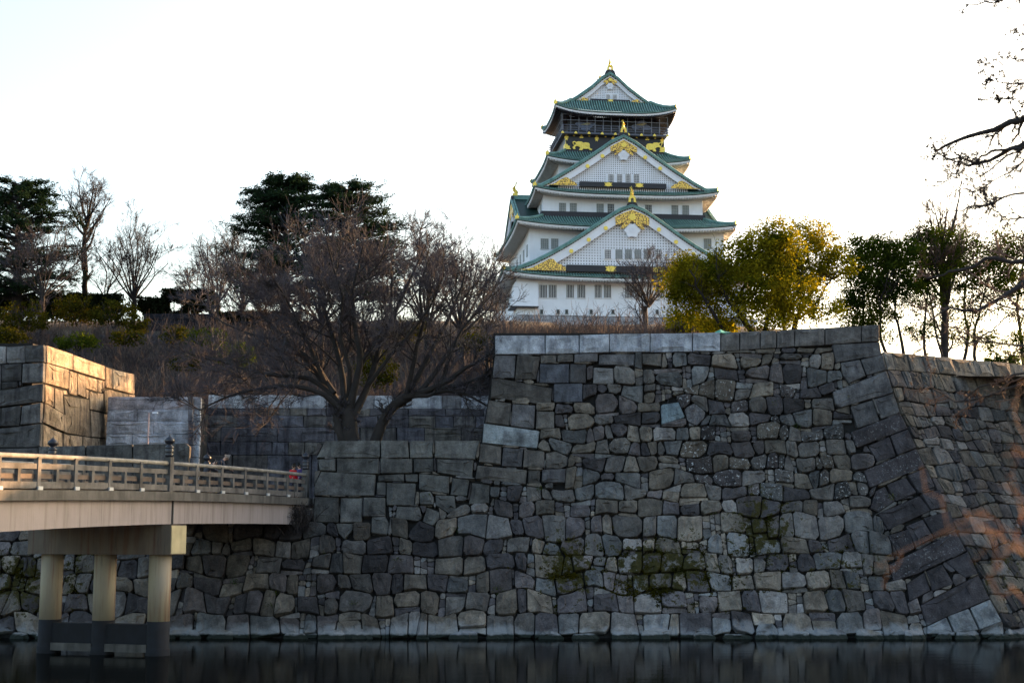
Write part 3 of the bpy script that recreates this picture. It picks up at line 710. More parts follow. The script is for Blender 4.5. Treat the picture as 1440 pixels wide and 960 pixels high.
# low parapet by the landing
pp = flat_wall((0, 74.2, 0), (1, -0.0, 0), lambda z: 0, 14)
pq = empty("low_parapet_wall", (-24, 74.5, 0), 0, "low stone parapet of long grey blocks between the bridge railing and the sunlit block", "stone wall")
SPP = Stones(pp, pq, M['block_stone'], 12, 300)
for P, k in [([(-40,632),(54,630),(54,690),(-40,690)],.9),([(55,628),(120,626.5),(121,680),(55,680)],1.6),([(122,626.5),(186,624.5),(187,680),(122,680)],.9),([(188,624.5),(262,623),(268,628),(267,642),(262,680),(188,680)],1.35)]:
    SPP.put(px_poly(pp, P), (0.115*k, 0.115*k, 0.112*k), 0.02, 0, 0.03, 0.012, 0.12, 0.004)
SPP.finish()
uu0, uu1 = pp.px2uz(-38, 650)[0], pp.px2uz(262, 650)[0]
wall_core("core", pp, pq, uu0, uu1, 5.8, pp.px2uz(150, 628)[1], 0.6, 0.05)
# ------------------------------------------------------------------ ground and water
def sm(a, b_, x): t = np.clip((x-a)/(b_-a), 0, 1); return t*t*(3-2*t)
def ground_z(x, y):
    x = np.asarray(x, float); y = np.asarray(y, float)
    left = 1-sm(3, 16, x)
    ridge = 12.6+(13.9*sm(97, 150, y))*(0.35+0.65*left)*(1-0.75*sm(18, 40, x))
    r = np.hypot((x-22)/1.0, (y-238)/1.15)
    hill = 33.5*(1-sm(34, 62, r))
    z = np.maximum(ridge, hill*0+np.where(r < 62, ridge+(33.5-ridge)*(1-sm(34, 62, r)), ridge))
    z = np.where(y > 300, z*(1-sm(300, 420, y))+3*sm(300, 420, y), z)
    z = z*(1-sm(60, 140, x))+4*sm(60, 140, x)
    z = z*(1-sm(90, 190, -x))+6*sm(90, 190, -x)
    z = np.where((y < 96.2) & (x < 3.5), 6.15, z)
    return z
def gz(x, y): return float(ground_z(x, y))
ground_m = simple('earth_ground', (0.075, 0.060, 0.040), 0.95, 0.4, 0.4, bumps=0.5)
xs = np.concatenate([np.linspace(-2500, -240, 8), np.linspace(-200, 240, 111), np.linspace(300, 2500, 8)])
ys = np.concatenate([np.linspace(72.4, 96.1, 8), np.linspace(96.5, 330, 70), np.linspace(350, 500, 8), np.linspace(700, 4500, 7)])
X, Y = np.meshgrid(xs, ys); Z = ground_z(X, Y)
Z = np.where((X > -1.5) & (X < 17) & (Y < 80), np.minimum(Z, 12.6), Z)
V = np.stack([X.ravel(), Y.ravel(), Z.ravel()], 1); nx = len(xs); ny = len(ys)
I = np.arange(nx*ny).reshape(ny, nx); F = np.stack([I[:-1, :-1].ravel(), I[:-1, 1:].ravel(), I[1:, 1:].ravel(), I[1:, :-1].ravel()], 1)
gr = tag(mesh_obj("ground", np_mesh("ground", V, F, True), ground_m), kind='structure')
near = MB(); near.box(-60, 60, -60, 11, -1.6, 3.1); tag(near.build("near_bank", ground_m), kind='structure')
# water
wm, n, l, bs = newmat("moat_water")
p = position(n)
bs.inputs['Base Color'].default_value = (0.004, 0.0045, 0.004, 1); bs.inputs['Roughness'].default_value = 0.05; bs.inputs['Specular IOR Level'].default_value = 0.32; bs.inputs['IOR'].default_value = 1.33
h1 = noise(n, l, 1.0, 3, mapping(n, l, p, (0.35, 1.6, 1))); h2 = noise(n, l, 1.0, 4, mapping(n, l, p, (1.6, 7.0, 1)))
h3 = noise(n, l, 1.0, 2, mapping(n, l, p, (5.0, 16.0, 1)))
hh_ = math_(n, l, 'ADD', math_(n, l, 'ADD', h1, math_(n, l, 'MULTIPLY', h2, 0.5)), math_(n, l, 'MULTIPLY', h3, 0.2))
bump(n, l, bs, hh_, 0.07, 0.06)
# murky water: a grey mirror colour dims the reflection to darken the moat
gl = n.new("ShaderNodeBsdfGlossy"); gl.inputs['Color'].default_value = (0.62, 0.62, 0.60, 1); gl.inputs['Roughness'].default_value = 0.03; l.new(bs.inputs['Normal'].links[0].from_socket, gl.inputs['Normal'])
df = n.new("ShaderNodeBsdfDiffuse"); df.inputs['Color'].default_value = (0.004, 0.0045, 0.004, 1)
fr = n.new("ShaderNodeFresnel"); fr.inputs['IOR'].default_value = 1.33; l.new(bs.inputs['Normal'].links[0].from_socket, fr.inputs['Normal'])
mx_ = n.new("ShaderNodeMixShader"); l.new(fr.outputs[0], mx_.inputs[0]); l.new(df.outputs[0], mx_.inputs[1]); l.new(gl.outputs[0], mx_.inputs[2]); l.new(mx_.outputs[0], n["Material Output"].inputs[0])
wt = MB(); wt.add([(-1500, -800, 0), (1500, -800, 0), (1500, 110, 0), (-1500, 110, 0)], [(0, 1, 2, 3)])
tag(wt.build("water", wm), kind='structure')

# ------------------------------------------------------------------ bridge
EndP = Vector((-9.88, 68.5, 0)); BD = Vector((-0.274, -0.962, 0)).normalized(); BQ = Vector((-BD.y*-1, 0, 0))
BQ = Vector((-0.962, 0.274, 0)).normalized()        # across the bridge, towards its far side
SPC = 2.17; BW = 5.3
def deck(s): return 6.30+0.0075*s-0.00072*s*s if s < 26 else 6.30+0.0075*26-0.00072*676-(s-26)*0.026
def bp(s, q=0.0, z=0.0): return EndP+BD*s+BQ*q+Vector((0, 0, deck(s)+z))
br = empty("moat_bridge", (-18, 55, 0), 0, "moat bridge at left with weathered timber railings and pale girder on a three-column pier", "bridge")
O = br.location
def rel(v): return v-O
S0, S1 = -1.2, 30.0
def strip(name, mat, q0, q1, zt, zb, s0=S0, s1=S1, n_=24):
    m = MB()
    for i in range(n_):
        a = s0+(s1-s0)*i/n_; b_ = s0+(s1-s0)*(i+1)/n_
        ztf = (lambda s: zt(s)) if callable(zt) else (lambda s: zt); zbf = (lambda s: zb(s)) if callable(zb) else (lambda s: zb)
        m.hexa([rel(bp(a, q0, zbf(a))), rel(bp(b_, q0, zbf(b_))), rel(bp(b_, q1, zbf(b_))), rel(bp(a, q1, zbf(a)))],
               [rel(bp(a, q0, ztf(a))), rel(bp(b_, q0, ztf(b_))), rel(bp(b_, q1, ztf(b_))), rel(bp(a, q1, ztf(a)))])
    # drop inner caps so the strip is one skin
    return m.build(name, mat, br)
strip("deck_slab", M['concrete_old'], -0.35, BW+0.35, 0.0, -0.34)
gird_b = lambda s: (-1.27 if s > 12.6 else -1.22-0.0*s)
strip("girder", M['girder'], -0.12, 0.4, -0.345, lambda s: -1.24, S0+0.8, 12.85, 12)
strip("girder", M['girder'], -0.12, 0.4, -0.345, lambda s: -1.24-0.004*max(s-13,0)**1.3, 12.95, S1, 14)
strip("girder", M['girder'], BW-0.4, BW+0.1, -0.345, -1.24, S0+0.8, 12.85, 12)
strip("girder", M['girder'], BW-0.4, BW+0.1, -0.345, lambda s: -1.24-0.004*max(s-13,0)**1.3, 12.95, S1, 14)
strip("girder", M['girder'], 2.3, 2.9, -0.345, -1.2, S0+0.8, S1, 12)
strip("deck_planking", M['wood_warm'], 0.15, BW-0.15, 0.05, 0.004)
def finial(parent, c):
    m = MB()
    m.lathe((0, 0, 0), [(0.16,0),(0.165,0.12),(0.15,0.14),(0.165,0.17),(0.165,0.30),(0.15,0.32),(0.17,0.35),(0.17,0.42),(0.10,0.46),(0.09,0.50),(0.17,0.56),(0.205,0.63),(0.19,0.70),(0.12,0.77),(0.04,0.82),(0.015,0.87),(0.004,0.93)], 14)
    return m.build("finial", M['black_metal'], parent, True, c)
def railing(q, side):
    nb = int(26/SPC)+2
    rr = MB()
    pts = [rel(bp(s, q, 1.13)) for s in np.linspace(-0.2, 29, 40)]
    # top round rail in lengths between the newels
    for a, b_ in ((-0.1, 6*SPC-0.12), (6*SPC+0.12, 12*SPC)):
        rr = MB(); rr.tube([rel(bp(s, q, 1.12)) for s in np.linspace(a, b_, 14)], 0.085, 10)
        rr.build("top_rail", M['wood_pale'], br, True)
    for i in range(0, 13):
        s = i*SPC
        if i in (0, 6, 12):
            m = MB(); c = bp(s, q, 0); m.box(-0.14, 0.14, -0.14, 0.14, 0.002, 1.36)
            nw = m.build("newel_post", M['wood'], br, False, rel(c)); nw.rotation_euler = (0, 0, math.atan2(BD.y, BD.x))
            finial(nw, Vector((0, 0, 1.362)))
        else:
            m = MB(); c = bp(s, q, 0); m.box(-0.09, 0.09, -0.085, 0.085, 0.002, 1.04)
            m.box(-0.11, 0.11, -0.105, 0.105, 1.04, 1.10)
            nw = m.build("post", M['wood'], br, False, rel(c)); nw.rotation_euler = (0, 0, math.atan2(BD.y, BD.x))
            if side == 0:
                m = MB(); m.box(-0.13, 0.13, -0.03, 0.03, 0.0, 0.12)
                f = m.build("post_foot", M['lattice_grey'], nw, False, Vector((0, 0.13, 0.004)))
        if i < 12:
            a, b_ = s+0.10, s+SPC-0.10
            for (z0, z1, th, nm, mt) in ((0.70, 0.88, 0.11, "middle_rail", 'wood'), (0.38, 0.54, 0.07, "inner_rail", 'wood_warm'), (0.06, 0.28, 0.13, "bottom_board", 'wood')):
                m = MB(); dq = 0.0 if nm != "inner_rail" else 0.07
                m.hexa([rel(bp(a, q+dq-th/2, z0)), rel(bp(b_, q+dq-th/2, z0)), rel(bp(b_, q+dq+th/2, z0)), rel(bp(a, q+dq+th/2, z0))],
                       [rel(bp(a, q+dq-th/2, z1)), rel(bp(b_, q+dq-th/2, z1)), rel(bp(b_, q+dq+th/2, z1)), rel(bp(a, q+dq+th/2, z1))])
                m.build(nm, M[mt], br)
            m = MB(); c = bp(s+SPC/2, q, 0); m.box(-0.075, 0.075, -0.07, 0.07, 0.281, 0.699)
            o = m.build("short_post", M['wood'], br, False, rel(c)); o.rotation_euler = (0, 0, math.atan2(BD.y, BD.x))
railing(0.02, 0); railing(BW-0.02, 1)
# pier
def pier(sc_, k):
    pz = deck(sc_)-1.27
    c = EndP+BD*sc_+BQ*(-0.38)
    m = MB(); hw = 0.6; Lc = BW+0.95
    P = lambda a, q_, z: rel(EndP+BD*(sc_+a)+BQ*(q_)+Vector((0, 0, z)))
    m.hexa([P(-hw, -0.42, 3.86), P(hw, -0.42, 3.86), P(hw, BW+0.6, 3.86), P(-hw, BW+0.6, 3.86)], [P(-hw, -0.42, pz), P(hw, -0.42, pz), P(hw, BW+0.6, pz), P(-hw, BW+0.6, pz)])
    m.build("pier_cap", M['cap'], br)
    m = MB(); m.hexa([P(-hw+.03, -0.45, 3.90), P(hw-.03, -0.45, 3.90), P(hw-.03, -0.424, 3.90), P(-hw+.03, -0.424, 3.90)], [P(-hw+.03, -0.45, pz-.04), P(hw-.03, -0.45, pz-.04), P(hw-.03, -0.424, pz-.04), P(-hw+.03, -0.424, pz-.04)])
    m.build("cap_end_facing", M['cap_end'], br)  # thin sheet that gives the end face its paler tone
    qs = (0.33, 2.75, 5.15)
    for q_ in qs:
        m = MB(); m.lathe((0, 0, 0), [(0.43, 1.30), (0.43, 3.855)], 28); col = m.build("column", M['column'], br, False, P(0, q_, 0))
        for f in col.data.polygons: f.use_smooth = len(f.vertices) == 4
        m = MB(); m.lathe((0, 0, 0), [(0.47, -1.5), (0.47, 0.25), (0.45, 0.28), (0.435, 0.3), (0.435, 1.302)], 28); cb = m.build("tarred_foot", M['pier_dark'], col)
        for f in cb.data.polygons: f.use_smooth = len(f.vertices) == 4
    for a, b_ in ((qs[0]+0.3, qs[1]-0.3), (qs[1]+0.3, qs[2]-0.3)):
        m = MB(); m.hexa([P(-0.28, a, 0.42), P(0.28, a, 0.42), P(0.28, b_, 0.42), P(-0.28, b_, 0.42)], [P(-0.28, a, 1.18), P(0.28, a, 1.18), P(0.28, b_, 1.18), P(-0.28, b_, 1.18)])
        m.build("tie_wall", M['pier_dark'], br)
        m = MB(); m.hexa([P(-0.36, a, 0.12), P(0.36, a, 0.12), P(0.36, b_, 0.12), P(-0.36, b_, 0.12)], [P(-0.36, a, 0.415), P(0.36, a, 0.415), P(0.36, b_, 0.415), P(-0.36, b_, 0.415)])
        m.build("tie_footing", M['concrete_old'], br)
pier(12.9, 0)
m = MB(); m.tube([rel(bp(12.92, -0.16, z)) for z in (-0.3, -0.8, -1.24)], 0.035, 6); m.build("drain_pipe", M['concrete_old'], br)

# ------------------------------------------------------------------ the keep
YAW = R(7)
CO = at(880, 445, 226.0); CX = Vector((math.cos(YAW), math.sin(YAW), 0)); CY = Vector((-math.sin(YAW), math.cos(YAW), 0))
castle = empty("castle_keep", CO, YAW, "white and gold castle keep with stacked green tiled roofs, black top storey and gold tigers", "castle")
def cc(px, py, d):
    """local (x,z) on the keep where a pixel meets the plane y=d"""
    r = ray(px, py); o = Vector((0, 0, HC)); pl = CO+CY*d; t = (pl-o).dot(CY)/r.dot(CY); q_ = o+r*t-CO
    return q_.dot(CX), q_.z
def cx_(px, d, py=300): return cc(px, py, d)[0]
def cz_(py, d, px=880): return cc(px, py, d)[1]

def skirt(name, X0, X1, Y0, Y1, ze, x0, x1, y0, y1, zt, up=0.9, over_z=None, dark=False, soff='eave', ribs=True, par=None):
    """hipped skirt roof: outer eave rectangle (X,Y,ze) to inner rectangle (x,y,zt)"""
    root = MB(); H = zt-ze; NS, NT = 28, 5
    def prof(t): return ze+H*max(1-t, 0)**1.18
    outer = [((X0, Y0), (X1, Y0)), ((X1, Y0), (X1, Y1)), ((X1, Y1), (X0, Y1)), ((X0, Y1), (X0, Y0))]
    inner = [((x0, y0), (x1, y0)), ((x1, y0), (x1, y1)), ((x1, y1), (x0, y1)), ((x0, y1), (x0, y0))]
    def S(k, s, t, dz=0.0):
        (ax, ay), (bx, by) = outer[k]; (cx, cy), (dx, dy) = inner[k]
        ox, oy = ax+(bx-ax)*s, ay+(by-ay)*s; ix, iy = cx+(dx-cx)*s, cy+(dy-cy)*s
        u = abs(2*s-1)
        return (ix+(ox-ix)*t, iy+(oy-iy)*t, prof(t)+up*(u**3.5)*t*t+dz)
    for k in range(4):
        vs = [S(k, i/NS, j/NT) for j in range(NT+1) for i in range(NS+1)]
        fs = [(j*(NS+1)+i, j*(NS+1)+i+1, (j+1)*(NS+1)+i+1, (j+1)*(NS+1)+i) for j in range(NT) for i in range(NS)]
        root.add(vs, fs)
    rf = root.build("roof", M['tile_dark'], castle); rf['label'] = name
    # tile ribs
    m = MB()
    for k in range(4):
        (ax, ay), (bx, by) = outer[k]; L = math.hypot(bx-ax, by-ay); n_ = int(L/0.43)
        (cx, cy), (dx, dy) = inner[k]
        ex, ey = (bx-ax)/L, (by-ay)/L
        i0 = (cx-ax)*ex+(cy-ay)*ey; i1 = L-((dx-ax)*ex+(dy-ay)*ey)*1.0
        i1 = (bx-dx)*ex+(by-dy)*ey
        for i in range(n_):
            a = (i+0.5)*L/n_
            tmin = 0.0
            if a < i0: tmin = 1-a/max(i0, 1e-3)
            if L-a < i1: tmin = max(tmin, 1-(L-a)/max(i1, 1e-3))
            if tmin > 0.93: continue
            ring = []; T = [1.02]+[1-(1-tmin)*q_/4 for q_ in range(1, 5)]
            for t in T:
                xl, xr = i0*(1-t), L-i1*(1-t); s = (a-xl)/max(xr-xl, 1e-3); s = min(max(s, 0), 1)
                x, y, z = S(k, s, t); w_ = 0.10
                ring.append(((x-ex*w_, y-ey*w_, z-0.01), (x-ex*w_*0.5, y-ey*w_*0.5, z+0.12), (x+ex*w_*0.5, y+ey*w_*0.5, z+0.12), (x+ex*w_, y+ey*w_, z-0.01)))
            vs = [v for r_ in ring for v in r_]; fs = [(q_*4+j, q_*4+j+1, q_*4+j+5, q_*4+j+4) for q_ in range(4) for j in range(3)]+[(0, 1, 2, 3)]
            m.add(vs, fs)
    rb = m.build("tile_rows", M['tile'], rf); rb['kind'] = 'stuff'
    # layered eave: tile edge, dark gap, white board, soffit
    def edge_band(z0, z1, ins, mat, nm):
        m = MB()
        for k in range(4):
            vs = []
            for i in range(NS+1):
                s = i/NS
                for tt, zz in ((1-ins, z0), (1-ins, z1), (1-ins-0.06, z1), (1-ins-0.06, z0)):
                    x, y, z = S(k, s, tt); _, _, ze_ = S(k, s, 1.0); vs.append((x, y, ze_+zz))
            m.add(vs, [(i*4+j, i*4+(j+1) % 4, (i+1)*4+(j+1) % 4, (i+1)*4+j) for i in range(NS) for j in range(4)])
        return m.build(nm, mat, rf)
    edge_band(-0.16, -0.02, 0.0, M['tile'], "eave_tiles")
    edge_band(-0.30, -0.163, 0.06, M['copper_dark'], "eave_gap")
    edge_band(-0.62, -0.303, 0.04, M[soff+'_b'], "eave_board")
    m = MB()
    for k in range(4):
        vs = []
        for i in range(NS+1):
            x, y, z = S(k, i/NS, 0.94); _, _, ze_ = S(k, i/NS, 1.0); vs.append((x, y, ze_-0.60))
            x, y, z = S(k, i/NS, 0.12); vs.append((x, y, ze-0.35+0.25*up*abs(2*i/NS-1)**3.5))
        m.add(vs, [(2*i, 2*i+1, 2*i+3, 2*i+2) for i in range(NS)])
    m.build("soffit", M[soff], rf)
    m = MB()
    for k in (0, 3, 1, 2):
        (ax, ay), (bx, by) = outer[k]; L = math.hypot(bx-ax, by-ay); n_ = int(L/0.46)
        for i in range(1, n_):
            s = i/n_; _, _, ze_ = S(k, s, 1.0); a = S(k, s, 0.965); b_ = S(k, s, 0.25)
            m.bar((a[0], a[1], ze_-0.74), (b_[0], b_[1], ze-0.45), 0.24, 0.24)
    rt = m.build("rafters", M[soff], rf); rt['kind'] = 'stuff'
    # hips with gold caps
    for (k, s) in ((0, 0.0), (0, 1.0), (2, 0.0), (2, 1.0)):
        pts = [Vector(S(k, s, t, 0.18)) for t in (0.0, 0.25, 0.5, 0.75, 0.96)]
        m = MB(); m.tube(pts, [0.26, 0.27, 0.28, 0.29, 0.3], 8); m.build("hip_ridge", M['tile'], rf, True)
        m = MB(); e = pts[-1]; d_ = (pts[-1]-pts[-2]).normalized()
        m.tube([e, e+d_*0.18], 0.36, 8); m.lathe(e+Vector((0, 0, 0.15)), [(0.20, 0), (0.14, 0.2), (0.05, 0.35), (0.02, 0.55)], 6)
        m.build("hip_end_ornament", M['gold'], rf)
    return rf, S
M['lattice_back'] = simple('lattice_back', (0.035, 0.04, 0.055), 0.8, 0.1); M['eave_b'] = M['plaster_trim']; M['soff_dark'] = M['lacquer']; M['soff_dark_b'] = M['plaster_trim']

def storey(x0, x1, y0, y1, z0, z1, mat='plaster', lab=None):
    m = MB(); m.box(x0, x1, y0, y1, z0, z1); o = m.build("storey_wall", M[mat], castle)
    if lab: o['label'] = lab
    return o
def window(par, x0, x1, z0, z1, y, nv=3, nh=4, bar='lattice_grey', side=False, back='window_dark', name="window"):
    """frame with bars standing 8 cm proud of a dark pane; y is the wall plane it sits on"""
    m = MB(); t = 0.07; b = 0.05
    f = (lambda a0, a1, c0, c1, e0, e1: m.box(a0, a1, c0, c1, e0, e1)) if not side else (lambda a0, a1, c0, c1, e0, e1: m.box(c0, c1, a0, a1, e0, e1))
    f(x0, x0+t, y-0.12, y-0.003, z0, z1); f(x1-t, x1, y-0.12, y-0.003, z0, z1)
    f(x0+t, x1-t, y-0.117, y-0.003, z1-t, z1); f(x0-0.05, x1+0.05, y-0.16, y-0.003, z0-0.1, z0)
    for i in range(1, nv+1):
        x = x0+(x1-x0)*i/(nv+1); f(x-b/2-0.01, x+b/2+0.01, y-0.10, y-0.04, z0, z1-t)
    for i in range(1, nh+1):
        z = z0+(z1-z0)*i/(nh+1); f(x0+t, x1-t, y-0.088, y-0.05, z-b/2, z+b/2)
    w_ = m.build(name, M[bar], par)
    m = MB(); (m.box(x0+t, x1-t, y-0.03, y-0.002, z0, z1-t) if not side else m.box(y-0.03, y-0.002, x0+t, x1-t, z0, z1-t)); m.build("pane", M[back], w_)
    return w_
def winpx(par, pxs, pyt, pyb, d, nv=3, nh=4, **k):
    a, zt = cc(pxs[0], pyt, d); b_, zb = cc(pxs[1], pyb, d)
    return window(par, a, b_, zb, zt, d, nv, nh, **k)

def polyline(pts, t):
    return pts
def shachi(parent, loc, s=1.0, facing=-1, rz=0.0, name="shachi_ornament"):
    """gold roof-end fish: head down, body curling up to a fanned tail"""
    m = MB(); P = [(0.35, 0.35), (0.25, 0.75), (0.0, 1.1), (-0.12, 1.5), (-0.02, 1.9), (0.2, 2.2)]; r = [0.38, 0.42, 0.36, 0.28, 0.18, 0.08]
    m.tube([(x*s, 0, z*s) for x, z in P], [q_*s for q_ in r], 8)
    m.box(-0.45*s, 0.55*s, -0.4*s, 0.4*s, -0.1*s, 0.4*s)
    for a in (-0.55, 0.0, 0.55):
        m.add([(0.1*s, -0.05*s+a*0.1*s, 1.95*s), (0.1*s, 0.05*s+a*0.1*s, 1.95*s), (0.45*s, 0.06*s+a*0.7*s, 2.55*s+(0.25*s if a == 0 else 0)), (0.15*s, -0.02*s+a*0.5*s, 2.9*s-(abs(a)*0.5*s))], [(0, 1, 2, 3)])
    for z in (0.9, 1.2, 1.5):
        for sg in (-1, 1):
            m.add([(-0.1*s, sg*0.2*s, z*s), (-0.35*s, sg*0.55*s, (z+0.25)*s), (0.0, sg*0.3*s, (z+0.25)*s)], [(0, 1, 2)])
        m.add([(-0.3*s, 0, z*s), (-0.7*s, 0, (z+0.2)*s), (-0.3*s, 0.0, (z+0.3)*s)], [(0, 1, 2)])
    o = m.build(name, M['gold'], parent, False, loc); o.rotation_euler = (0, 0, rz); return o

def offset_line(L, dz): return [(x, z+dz) for x, z in L]
def gable(lab, prof, d, dback, zb, boards, lat_d, lat_cell, wins, band, bosses, side=0, gold=True, ridge_orn=1.0, tile_t=0.62):
    """prof: outer tile-edge line, list of (x,z) from left foot over apex to right foot, in local coordinates. d: plane of the tile edge.
       side=0: faces the front. Otherwise geometry is made facing front and turned to face the left about castle axis via matrix 'side'."""
    par = empty("gable", (0, 0, 0)); par.parent = castle; par['label'] = lab
    if side: par.location = side[0]; par.rotation_euler = (0, 0, side[1])
    ap = max(prof, key=lambda p: p[1])
    n_ = len(prof)
    # roof slab
    m = MB()
    for (x0, z0), (x1, z1) in zip(prof[:-1], prof[1:]):
        m.hexa([(x0, d+0.05, z0-0.5), (x1, d+0.05, z1-0.5), (x1, dback, z1-0.5), (x0, dback, z0-0.5)], [(x0, d+0.05, z0-0.12), (x1, d+0.05, z1-0.12), (x1, dback, z1-0.12), (x0, dback, z0-0.12)])
    m.build("gable_roof", M['tile_dark'], par)
    # verge tiles: stepped rows following the slope
    for dz, dy, r_, mt in ((0.0, 0.0, 0.17, 'tile'), (-0.30, -0.12, 0.14, 'tile'), (0.12, 0.34, 0.16, 'tile')):
        L = offset_line(prof, dz)
        m = MB(); m.tube([(x, d+dy, z) for x, z in L], r_, 6); m.build("verge_tiles", M[mt], par, True)
    m = MB()
    for (x0, z0), (x1, z1) in zip(prof[:-1], prof[1:]):
        m.hexa([(x0, d+0.0, z0-tile_t), (x1, d+0.0, z1-tile_t), (x1, d+0.5, z1-tile_t), (x0, d+0.5, z0-tile_t)], [(x0, d+0.0, z0-0.36), (x1, d+0.0, z1-0.36), (x1, d+0.5, z1-0.36), (x0, d+0.5, z0-0.36)])
    m.build("verge_underside", M['copper_dark'], par)
    # small round tile ends under the verge
    m = MB()
    for (x0, z0), (x1, z1) in zip(prof[:-1], prof[1:]):
        L = math.hypot(x1-x0, z1-z0); k = max(1, int(L/0.42))
        for i in range(k):
            t = (i+0.5)/k; x = x0+(x1-x0)*t; z = z0+(z1-z0)*t-0.46; m.box(x-0.09, x+0.09, d-0.06, d-0.004, z-0.09, z+0.09)
    o = m.build("tile_ends", M['eave'], par); o['kind'] = 'stuff'
    # bargeboards
    bt, bh = tile_t, boards
    inn = [(x, z) for x, z in prof]
    def lower(x, off):
        xs_ = [p[0] for p in prof]; zs_ = [p[1] for p in prof]; return float(np.interp(x, xs_, zs_))-off
    foot = 1.0
    xa, xb = prof[0][0]+boards*0.9, prof[-1][0]-boards*0.9
    for sgn in (-1, 1):
        m = MB(); xs_ = np.linspace(ap[0], xa if sgn < 0 else xb, 15)
        for u0, u1 in zip(xs_[:-1], xs_[1:]):
            if sgn < 0: u0, u1 = u1, u0
            zf = lambda u: max(lower(u, bt+bh), zb+0.0)
            zt_ = lambda u: max(lower(u, bt), zf(u)+0.02)
            m.hexa([(u0, d+0.12, zf(u0)), (u1, d+0.12, zf(u1)), (u1, d+0.40, zf(u1)), (u0, d+0.40, zf(u0))], [(u0, d+0.12, zt_(u0)), (u1, d+0.12, zt_(u1)), (u1, d+0.40, zt_(u1)), (u0, d+0.40, zt_(u0))])
            m.hexa([(u0, d+0.02, zt_(u0)-0.22), (u1, d+0.02, zt_(u1)-0.22), (u1, d+0.118, zt_(u1)-0.22), (u0, d+0.118, zt_(u0)-0.22)], [(u0, d+0.02, zt_(u0)), (u1, d+0.02, zt_(u1)), (u1, d+0.118, zt_(u1)), (u0, d+0.118, zt_(u0))])
        m.build("bargeboard", M['plaster'], par)
    # recessed panel and lattice
    fz = lambda u: lower(u, bt+bh-0.15)
    m = MB(); pts = [(x, fz(x)) for x in np.linspace(prof[0][0]+1, prof[-1][0]-1, 41) if fz(x) > zb-0.9]
    poly = [(pts[0][0], zb-0.9)]+pts+[(pts[-1][0], zb-0.9)]
    m.prism(poly, lat_d+0.13, lat_d+0.5); m.build("gable_wall", M['lattice_back'], par)
    m = MB(); bw_ = lat_cell*0.58
    x0, x1 = pts[0][0], pts[-1][0]; k = int((x1-x0)/lat_cell)
    wx = [(min(w_[0] for w_ in wins)-0.25, max(w_[1] for w_ in wins)+0.25, wins[0][2]-0.2, wins[0][3]+0.15)] if wins else []
    for i in range(k+1):
        x = x0+(i+0.5)*lat_cell; top = fz(x)
        if top < zb: continue
        segs = [(zb-0.9, top)]
        for a, b_, c_, e_ in wx:
            if a < x < b_: segs = [(zb-0.9, c_), (e_, top)]
        for s0_, s1_ in segs:
            if s1_ > s0_: m.box(x-bw_/2, x+bw_/2, lat_d, lat_d+0.098, s0_, s1_)
    z = zb+lat_cell*0.5
    while z < ap[1]-bt-bh:
        xs_ = np.linspace(x0, x1, 160); ok = [u for u in xs_ if fz(u) > z]
        if not ok: break
        a, b_ = ok[0], ok[-1]; sg = [(a, b_)]
        for wa, wb, c_, e_ in wx:
            if c_ < z < e_: sg = [(a, wa), (wb, b_)]
        for s0_, s1_ in sg:
            if s1_ > s0_: m.box(s0_, s1_, lat_d+0.003, lat_d+0.097, z-bw_/2, z+bw_/2)
        z += lat_cell
    o = m.build("gable_lattice", M['plaster'], par); o['kind'] = 'stuff'
    for a, b_, c_, e_ in wx:
        m = MB(); m.box(a, b_, lat_d-0.02, lat_d+0.096, c_, e_); m.build("window_band", M['plaster'], par)
    for (a, b_, c_, e_, dk) in wins:
        window(par, a, b_, c_, e_, lat_d-0.021, 3, 4, bar='lattice_grey' if not dk else 'plaster_trim', back='window_dark' if dk else 'shutter')
    # dark band under the gable with gold plates
    if band:
        a, b_, z0, z1, plates = band
        m = MB(); m.box(a, b_, d+0.02, d+1.2, z0, z1); bo = m.build("dark_band", M['lacquer'], par)
        for pa, pb in plates:
            m = MB(); h_ = (z1-z0)
            zc = (z0+z1)/2; m.prism([(pa, zc-0.30*h_), (pa+0.35, zc-0.30*h_), (pa+0.5, zc-0.42*h_), (pb-0.5, zc-0.42*h_), (pb-0.35, zc-0.30*h_), (pb, zc-0.30*h_), (pb-0.25, zc), (pb, zc+0.3*h_), (pb-0.35, zc+0.3*h_), (pb-0.5, zc+0.42*h_), (pa+0.5, zc+0.42*h_), (pa+0.35, zc+0.3*h_), (pa, zc+0.3*h_), (pa+0.25, zc)], d-0.05, d+0.018)
            m.build("gold_plate", M['gold'], bo)
    if gold:
        # apex plate: inverted V with scalloped lower rim
        y0, y1 = d+0.0, d+0.10; sc_ = gold[0]/100.0; H_ = [(0, 0), (-26, 20), (-52, 40), (-76, 62), (-100, 84), (-97, 92), (-86, 86), (-78, 90), (-66, 80), (-54, 82), (-44, 72), (-50, 82), (-60, 90), (-66, 104), (-72, 112), (-62, 116), (-54, 110), (-44, 108), (-36, 96), (-26, 92), (-16, 80), (-8, 72), (0, 66)]
        L_ = []
        for i, (x, y) in enumerate(H_):
            xx = x*sc_; top = lower(ap[0]+xx, bt+0.2); z = ap[1]-bt-0.2-y*sc_*1.0
            L_.append((ap[0]+xx, top if i < 5 else min(z, top)))
        poly_ = L_+[(2*ap[0]-x, z) for x, z in L_[::-1][1:-1]]
        m = MB(); m.prism(poly_, y0-0.04, y1); m.build("gold_apex_plate", M['filigree'], par)
        m = MB(); c_ = (ap[0], ap[1]-bt-boards*0.95); rr_ = boards*0.36
